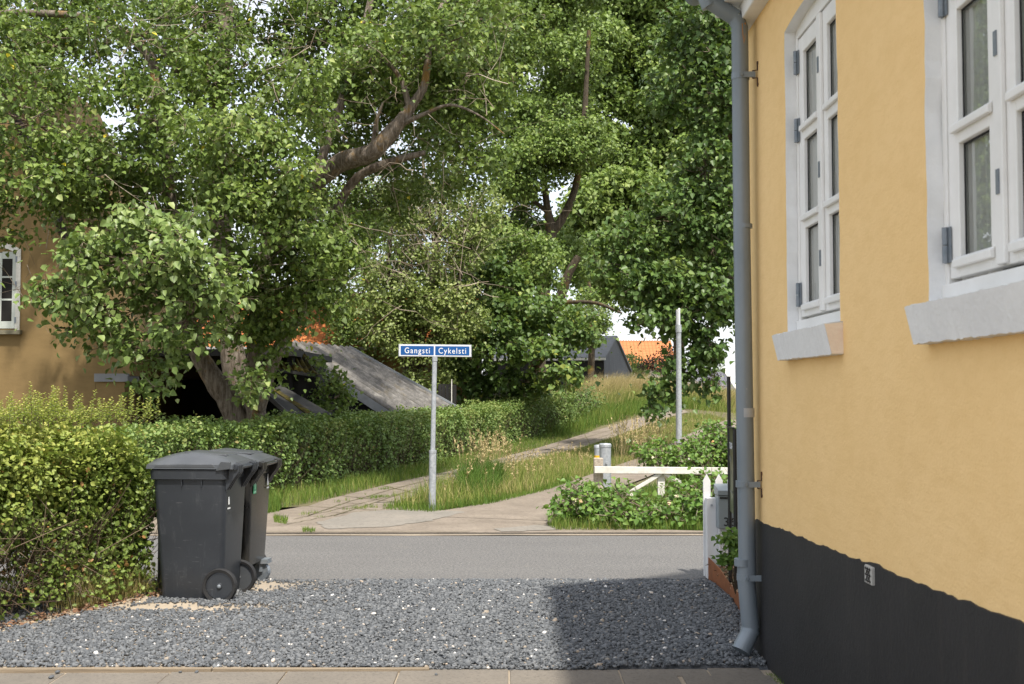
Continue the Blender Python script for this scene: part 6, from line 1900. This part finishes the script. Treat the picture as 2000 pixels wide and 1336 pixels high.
# orange roofed house behind
HB = 33.0
s_ = HB / FPX
orh = thing('orange_roof_house', 'long house with orange tiled roof behind the poplar and the shed', 'house', (-7, HB, 0))
xl, xr = W(60, 600, HB).x, W(930, 600, HB).x
zr_, ze_ = W(0, 585, HB + 2.6).z, W(0, 682, HB).z
mb = MB()
mb.slab([(xl, HB, ze_), (xr, HB, ze_), (xr, HB + 2.6, zr_), (xl, HB + 2.6, zr_)], (0, .05, .12))
mb.slab([(xl, HB + 5.2, ze_), (xr, HB + 5.2, ze_), (xr, HB + 2.62, zr_ - .01), (xl, HB + 2.62, zr_ - .01)], (0, .05, .12))
rf = mb.build('roof', M_TILE, orh)
mb = MB()
mb.slab([(xl + .2, HB + .3, -.2), (xl + .2, HB + 4.9, -.2), (xl + .2, HB + 4.9, ze_ + .1), (xl + .2, HB + 2.6, zr_ - .25), (xl + .2, HB + .3, ze_ + .1)], (xr - xl - .4, 0, 0))
mb.build('wall', M_OCH, orh)
mb = MB()
nr = 30
for i in range(nr):
    a = xl + (xr - xl) * i / nr
    mb.tube([(a, HB + 2.62, zr_ + .10), (a + (xr - xl) / nr * .96, HB + 2.62, zr_ + .11)], .11, 8)
mb.build('ridge_tiles', M_TILE, rf)
MB().bar((xl, HB - .06, ze_ + .02), (xr, HB - .06, ze_ + .02), .1, .1).build('gutter', M_ZINC2, orh)

# corrugated shed
def corr_tone(o, waves):
    n = waves * 8
    rows = len(o.data.vertices) // (n + 1)
    q_ = random.Random(waves)
    off = [q_.uniform(-.12, .12) for _ in range(n + 1)]
    tn = []
    for j in range(rows):
        for i in range(n + 1):
            tn.append(min(1, max(0, .5 + .5 * math.sin(2 * math.pi * waves * i / n) + off[i] + q_.uniform(-.08, .08))))
    at = o.data.attributes.new('tone', 'FLOAT', 'POINT')
    at.data.foreach_set('value', tn)
def corr(mb, A, B, C, D, waves, amp, th=.0):
    """ridge A (near) -> B (far), eave C (far), D (near); corrugations run down the slope"""
    A, B, C, D = map(Vector, (A, B, C, D))
    nrm_ = (B - A).cross(D - A).normalized()
    if nrm_.z < 0: nrm_ = -nrm_
    n = waves * 8
    base = len(mb.v)
    rows = 5
    for j in range(rows + 1):
        s = j / rows
        L = A.lerp(D, s); Rr = B.lerp(C, s)
        for i in range(n + 1):
            t = i / n
            mb.v.append(tuple(L.lerp(Rr, t) + nrm_ * (amp * math.sin(2 * math.pi * waves * t) - (.012 if j % 2 else 0))))
    for j in range(rows):
        for i in range(n):
            a = base + j * (n + 1) + i
            mb.f.append((a, a + 1, a + n + 2, a + n + 1))
Y1, Y2 = 24.5, 28.3
shd = thing('corrugated_shed', 'shed with weathered grey corrugated roof sloping down behind the hedge', 'shed', (-2.5, 26, 0))
A, B = W(555, 668, Y1), W(682, 680, Y2)
B.z = A.z; 
sc_ = (A.z - CAMZ)
D = W(775, 812, Y1); C = W(905, 806, Y2)
D.z = C.z = (D.z + C.z) / 2
D = A + (D - A) * 1.12; C = B + (C - B) * 1.02
mb = MB(); corr(mb, A, B, C, D, 10, .07)
ro = mb.build('roof', M_CORR, shd, smooth=True); corr_tone(ro, 10)
o = ro.modifiers.new('solid', 'SOLIDIFY'); o.thickness = .012
mb = MB(); mb.bar(A + Vector((0, -.03, -.10)), D + Vector((0, -.03, -.10)), .03, .17); mb.build('barge_board', M_BARGE, shd)
mb = MB(); mb.bar(B + Vector((0, .05, .06)), C + Vector((0, .05, .06)), .16, .05); mb.build('verge_cap', M_BARGE, shd)
mb = MB()
mb.slab([(A.x - 1.8, Y1 + .12, -.1), (D.x - .2, Y1 + .12, -.1), (D.x - .2, Y1 + .12, D.z - .10), (A.x, Y1 + .12, A.z - .16), (A.x - 1.8, Y1 + .12, A.z - .9)], (0, Y2 - Y1 - .3, 0))
mb.build('wall', M_BLKWD, shd)
# other slope (ridge to the left)
mb = MB(); A2, B2 = A + Vector((-2.2, 0, -1.15)), B + Vector((-2.2, 0, -1.15))
corr(mb, A, B, B2, A2, 20, .03)
o = mb.build('roof', M_CORR, shd, smooth=True); corr_tone(o, 20); o2 = o.modifiers.new('solid', 'SOLIDIFY'); o2.thickness = .012
# mossy low lean-to piece in front
mo = thing('lean_to', 'mossy corrugated lean-to roof in front of the grey shed', 'shed', (-3.6, 20.2, 0))
a_, b_, c_, d_ = W(534, 690, 20.6), W(592, 683, 20.9), W(622, 730, 20.1), W(540, 718, 20.0)
mb = MB(); corr(mb, a_, b_, c_, d_, 7, .02); o = mb.build('roof', M_MOSS, mo, smooth=True); o2 = o.modifiers.new('solid', 'SOLIDIFY'); o2.thickness = .012
mb = MB(); mb.bar(d_ + Vector((0, -.02, -.04)), c_ + Vector((0, -.02, -.04)), .03, .05); mb.build('fascia', M_SHEET, mo)
mb = MB(); mb.slab([(d_.x, 20.25, -.1), (c_.x - .02, 20.3, -.1), (c_.x - .02, 20.3, c_.z - .07), (d_.x, 20.25, d_.z - .07)], (0, .05, 0)); mb.build('wall', M_BLKWD, mo)
# dull sheet canopy close to the trunk
cn = thing('canopy', 'low dark plastic sheet canopy with a mossy streak right of the trunk', 'canopy', (-3.6, 19, 0))
a_, b_, c_, d_ = W(516, 768, 19.2), W(549, 752, 19.9), W(648, 808, 19.6), W(566, 812, 19.0)
mb = MB(); mb.slab([a_, b_, c_, d_], (0, 0, -.03)); mb.build('sheet', M_SHEET, cn)
e0, e1, e2, e3 = a_.lerp(b_, .45), a_.lerp(b_, .62), d_.lerp(c_, .60), d_.lerp(c_, .42)
mb = MB(); mb.slab([e0 + Vector((0, 0, .004)), e1 + Vector((0, 0, .004)), e2 + Vector((0, 0, .004)), e3 + Vector((0, 0, .004))], (0, 0, .004)); mb.build('moss_streak', M_MOSS, cn)
mb = MB(); mb.bar(a_, d_, .03, .07); mb.bar(d_, c_, .03, .05); mb.build('edge_trim', M_SHEET, cn)
for p_ in (a_, d_, c_):
    MB().box(p_.x - .03, p_.x + .03, p_.y + .02, p_.y + .08, -.1, p_.z - .04).build('post', M_BLKWD, cn)
# dark fence behind the hedge by the sign
p0, p1 = W(856, 750, 28.6), W(892, 750, 28.6)
fc = thing('board_fence', 'black upright board fence behind the long hedge to the right of the sign', 'fence', (p0.x, 28.6, 0))
for i in range(5):
    xx = p0.x + (p1.x - p0.x) * i / 5
    MB().box(xx, xx + .085, 28.6, 28.63, -.1, p0.z + .03 * math.sin(i * 3)).build('board', M_BLKWD, fc)
MB().box(p0.x, p1.x, 28.632, 28.67, .5, .6).build('rail', M_BLKWD, fc)
A = W(882, 760, 28.5); MB().box(A.x - .012, A.x + .012, 28.54, 28.565, -.1, A.z + .25).build('pale_post', M_OLDWHT, fc)

# ------------------------------------------------------------------ far houses
gh = thing('timber_house', 'grey weathered timber house with a pointed gable behind the rise', 'house', (8, 60, -.3))
ap, le, re = W(1203, 663, 60), W(1180, 702, 58.6), W(1231, 729, 62)
le.z = W(0, 702, 58.6).z
bz = -.6
mb = MB()
gp = [Vector((le.x, le.y, bz)), Vector((re.x, re.y, bz)), re, ap, le]
left = Vector((-6.2, 1.6, 0))
mb.slab([p - Vector((0, 0, .0)) for p in gp], left)
gw = mb.build('wall', M_GREYWD, gh)
mb = MB()
mb.slab([le + Vector((.05, -.2, .04)), ap + Vector((.05, -.1, .10)), ap + Vector((.05, -.1, .2)), le + Vector((.05, -.2, .14))], left * 1.02)
mb.slab([re + Vector((.1, -.05, .04)), ap + Vector((.06, -.1, .10)), ap + Vector((.06, -.1, .2)), re + Vector((.1, -.05, .14))], left * 1.02)
mb.build('roof', M_SLATE, gh)
mb = MB(); mb.bar(le + Vector((.05, -.3, .02)), le + Vector((.05, -.3, .02)) + left, .12, .12); mb.build('gutter', M_OLDWHT, gh)
# dark long-side wall panel under the eave
a_ = le + Vector((-.02, -.03, -.08)); b2_ = a_ + left
mb = MB(); mb.slab([Vector((a_.x, a_.y - .02, bz)), a_ + Vector((0, -.02, 0)), b2_ + Vector((0, -.02, 0)), Vector((b2_.x, b2_.y - .02, bz))], (0, .015, 0)); mb.build('side_cladding', M_BLKWD, gh)
mb = MB()
def ghwin(px0, px1, py0, py1, Yw, fw, nm='window'):
    p00, p11 = W(px0, py1, Yw), W(px1, py0, Yw)
    m_ = MB()
    m_.box(p00.x, p00.x + fw, Yw - .08, Yw, p00.z, p11.z); m_.box(p11.x - fw, p11.x, Yw - .08, Yw, p00.z, p11.z); m_.box(p00.x + fw, p11.x - fw, Yw - .08, Yw, p11.z - fw, p11.z)
    wn = m_.build('window', M_WHT, gh)
    if p11.x - p00.x > 2.6 * fw:
        MB().box(p00.x + fw, p11.x - fw, Yw - .05, Yw - .03, p00.z, p11.z - fw).build('pane', M_CARG, wn)
ghwin(1134, 1176, 732, 775, 58.9, .12)
ghwin(1181, 1187, 732, 775, 58.6, .05); ghwin(1197.5, 1201.5, 735, 775, 59.6, .05); ghwin(1216.5, 1222, 737, 775, 61.0, .06)
# distant orange roof
Hd = 84
do = thing('orange_roof_house', 'distant house with bright orange roof right of the grey gable', 'house', (10, Hd, -.3))
xl, xr = W(1205, 700, Hd).x, W(1322, 700, Hd).x
zr_, ze_ = W(0, 668, Hd + 3).z, W(0, 722, Hd).z
mb = MB(); mb.slab([(xl, Hd, ze_), (xr, Hd, ze_), (xr, Hd + 3, zr_), (xl, Hd + 3, zr_)], (0, .05, .15)); mb.build('roof', M_TILE2, do)
mb = MB(); mb.slab([(xl + .2, Hd + .4, -.8), (xl + .2, Hd + 5.6, -.8), (xl + .2, Hd + 5.6, ze_), (xl + .2, Hd + 3, zr_ - .2), (xl + .2, Hd + .4, ze_)], (xr - xl - .4, 0, 0)); mb.build('wall', M_WHT, do)
mb = MB()
for i in range(22):
    a = xl + (xr - xl) * i / 22
    mb.box(a, a + (xr - xl) / 22 * .7, Hd + 2.9, Hd + 3.1, zr_ + .1, zr_ + .42 - .12 * (i % 2))
mb.build('ridge_caps', M_WHT, do)
# dark tiled house at far right
Hk = 78
dk = thing('dark_roof_house', 'distant house with dark blue grey tiled roof behind the car', 'house', (15, Hk, -.3))
xl, xr = W(1345, 700, Hk).x, W(1434, 700, Hk).x
zr_, ze_ = W(0, 724, Hk + 3).z, W(0, 770, Hk).z
mb = MB(); mb.slab([(xl, Hk, ze_), (xr + .3, Hk, ze_), (xr - .2, Hk + 3, zr_), (xl, Hk + 3, zr_)], (0, .05, .12)); mb.build('roof', M_DKTILE, dk)
mb = MB(); mb.slab([(xl, Hk + .3, -1), (xr + 2.5, Hk + .3, -1), (xr + 2.5, Hk + .3, zr_ - .3), (xr - .2, Hk + 3, zr_ - .3)] and [(xr + .2, Hk + .2, -1), (xr + 5, Hk + 2, -1), (xr + 5, Hk + 2, ze_ + .2), (xr + .2, Hk + .2, ze_)], (0, 3, 0)); mb.build('wall', M_WHT, dk)
mb = MB(); mb.bar((xr + .3, Hk - .05, ze_ + .05), (xr - .2, Hk + 2.95, zr_ + .12), .22, .2); mb.build('verge', M_OLDWHT, dk)
mb = MB(); mb.box(xl, xr, Hk + .5, Hk + 5.5, -1, ze_); mb.build('wall', M_OCH, dk)
# hedge line and car
s_ = thing('shrub', 'low yellowish hedge in front of the dark tiled house', 'shrub', (W(1420, 770, 66).x, 66, -.3))
crown(s_, [(1420, 770, 66, 30, 8, .6, 1.2, .3), (1400, 735, 66, 5, 18, .4, 1.2, .3)], M_LHEDGE2, .10, 260, (.18, .3), 70, name='foliage', droop=.2, twigs=False)
Yc = 56
car0 = W(1396, 800, Yc)
zr0 = W(0, 776, Yc).z
car = thing('parked_car', 'silver car parked beyond the end of the right path', 'car', (car0.x + 2, Yc, zr0 - 1.5))
g0 = zr0 - 1.5
cx0 = W(1392, 800, Yc).x
prof = [(-.25, .35), (-.25, .80), (.0, .92), (.9, 1.02), (4.25, .98), (4.3, .40)]
mb = MB(); mb.slab([(cx0 - .9 + x_, Yc, g0 + z_) for x_, z_ in prof], (0, 1.75, 0)); mb.build('body', M_CARB, car, bevel=.06)
cab = [(.15, 1.0), (.95, 1.42), (1.2, 1.48), (3.6, 1.48), (4.15, 1.0)]
mb = MB(); mb.slab([(cx0 - .2 + x_ - .1, Yc + .1, g0 + z_) for x_, z_ in cab], (0, 1.55, 0)); mb.build('cabin', M_CARB, car, bevel=.05)
gl_ = [(.40, 1.03), (1.02, 1.38), (3.5, 1.40), (3.95, 1.03)]
mb = MB(); mb.slab([(cx0 - .2 + x_ - .1, Yc + .085, g0 + z_) for x_, z_ in gl_], (0, .01, 0)); mb.build('side_window', M_CARG, car)
for wx in (.15, 2.75):
    mb = MB(); mb.lathe((cx0 - .2 + wx, Yc - .02, g0 + .32), (0, -1, 0), [(.2, 0), (.32, 0), (.32, -.2), (.2, -.2)], 20); mb.build('wheel', M_RUBBER, car)
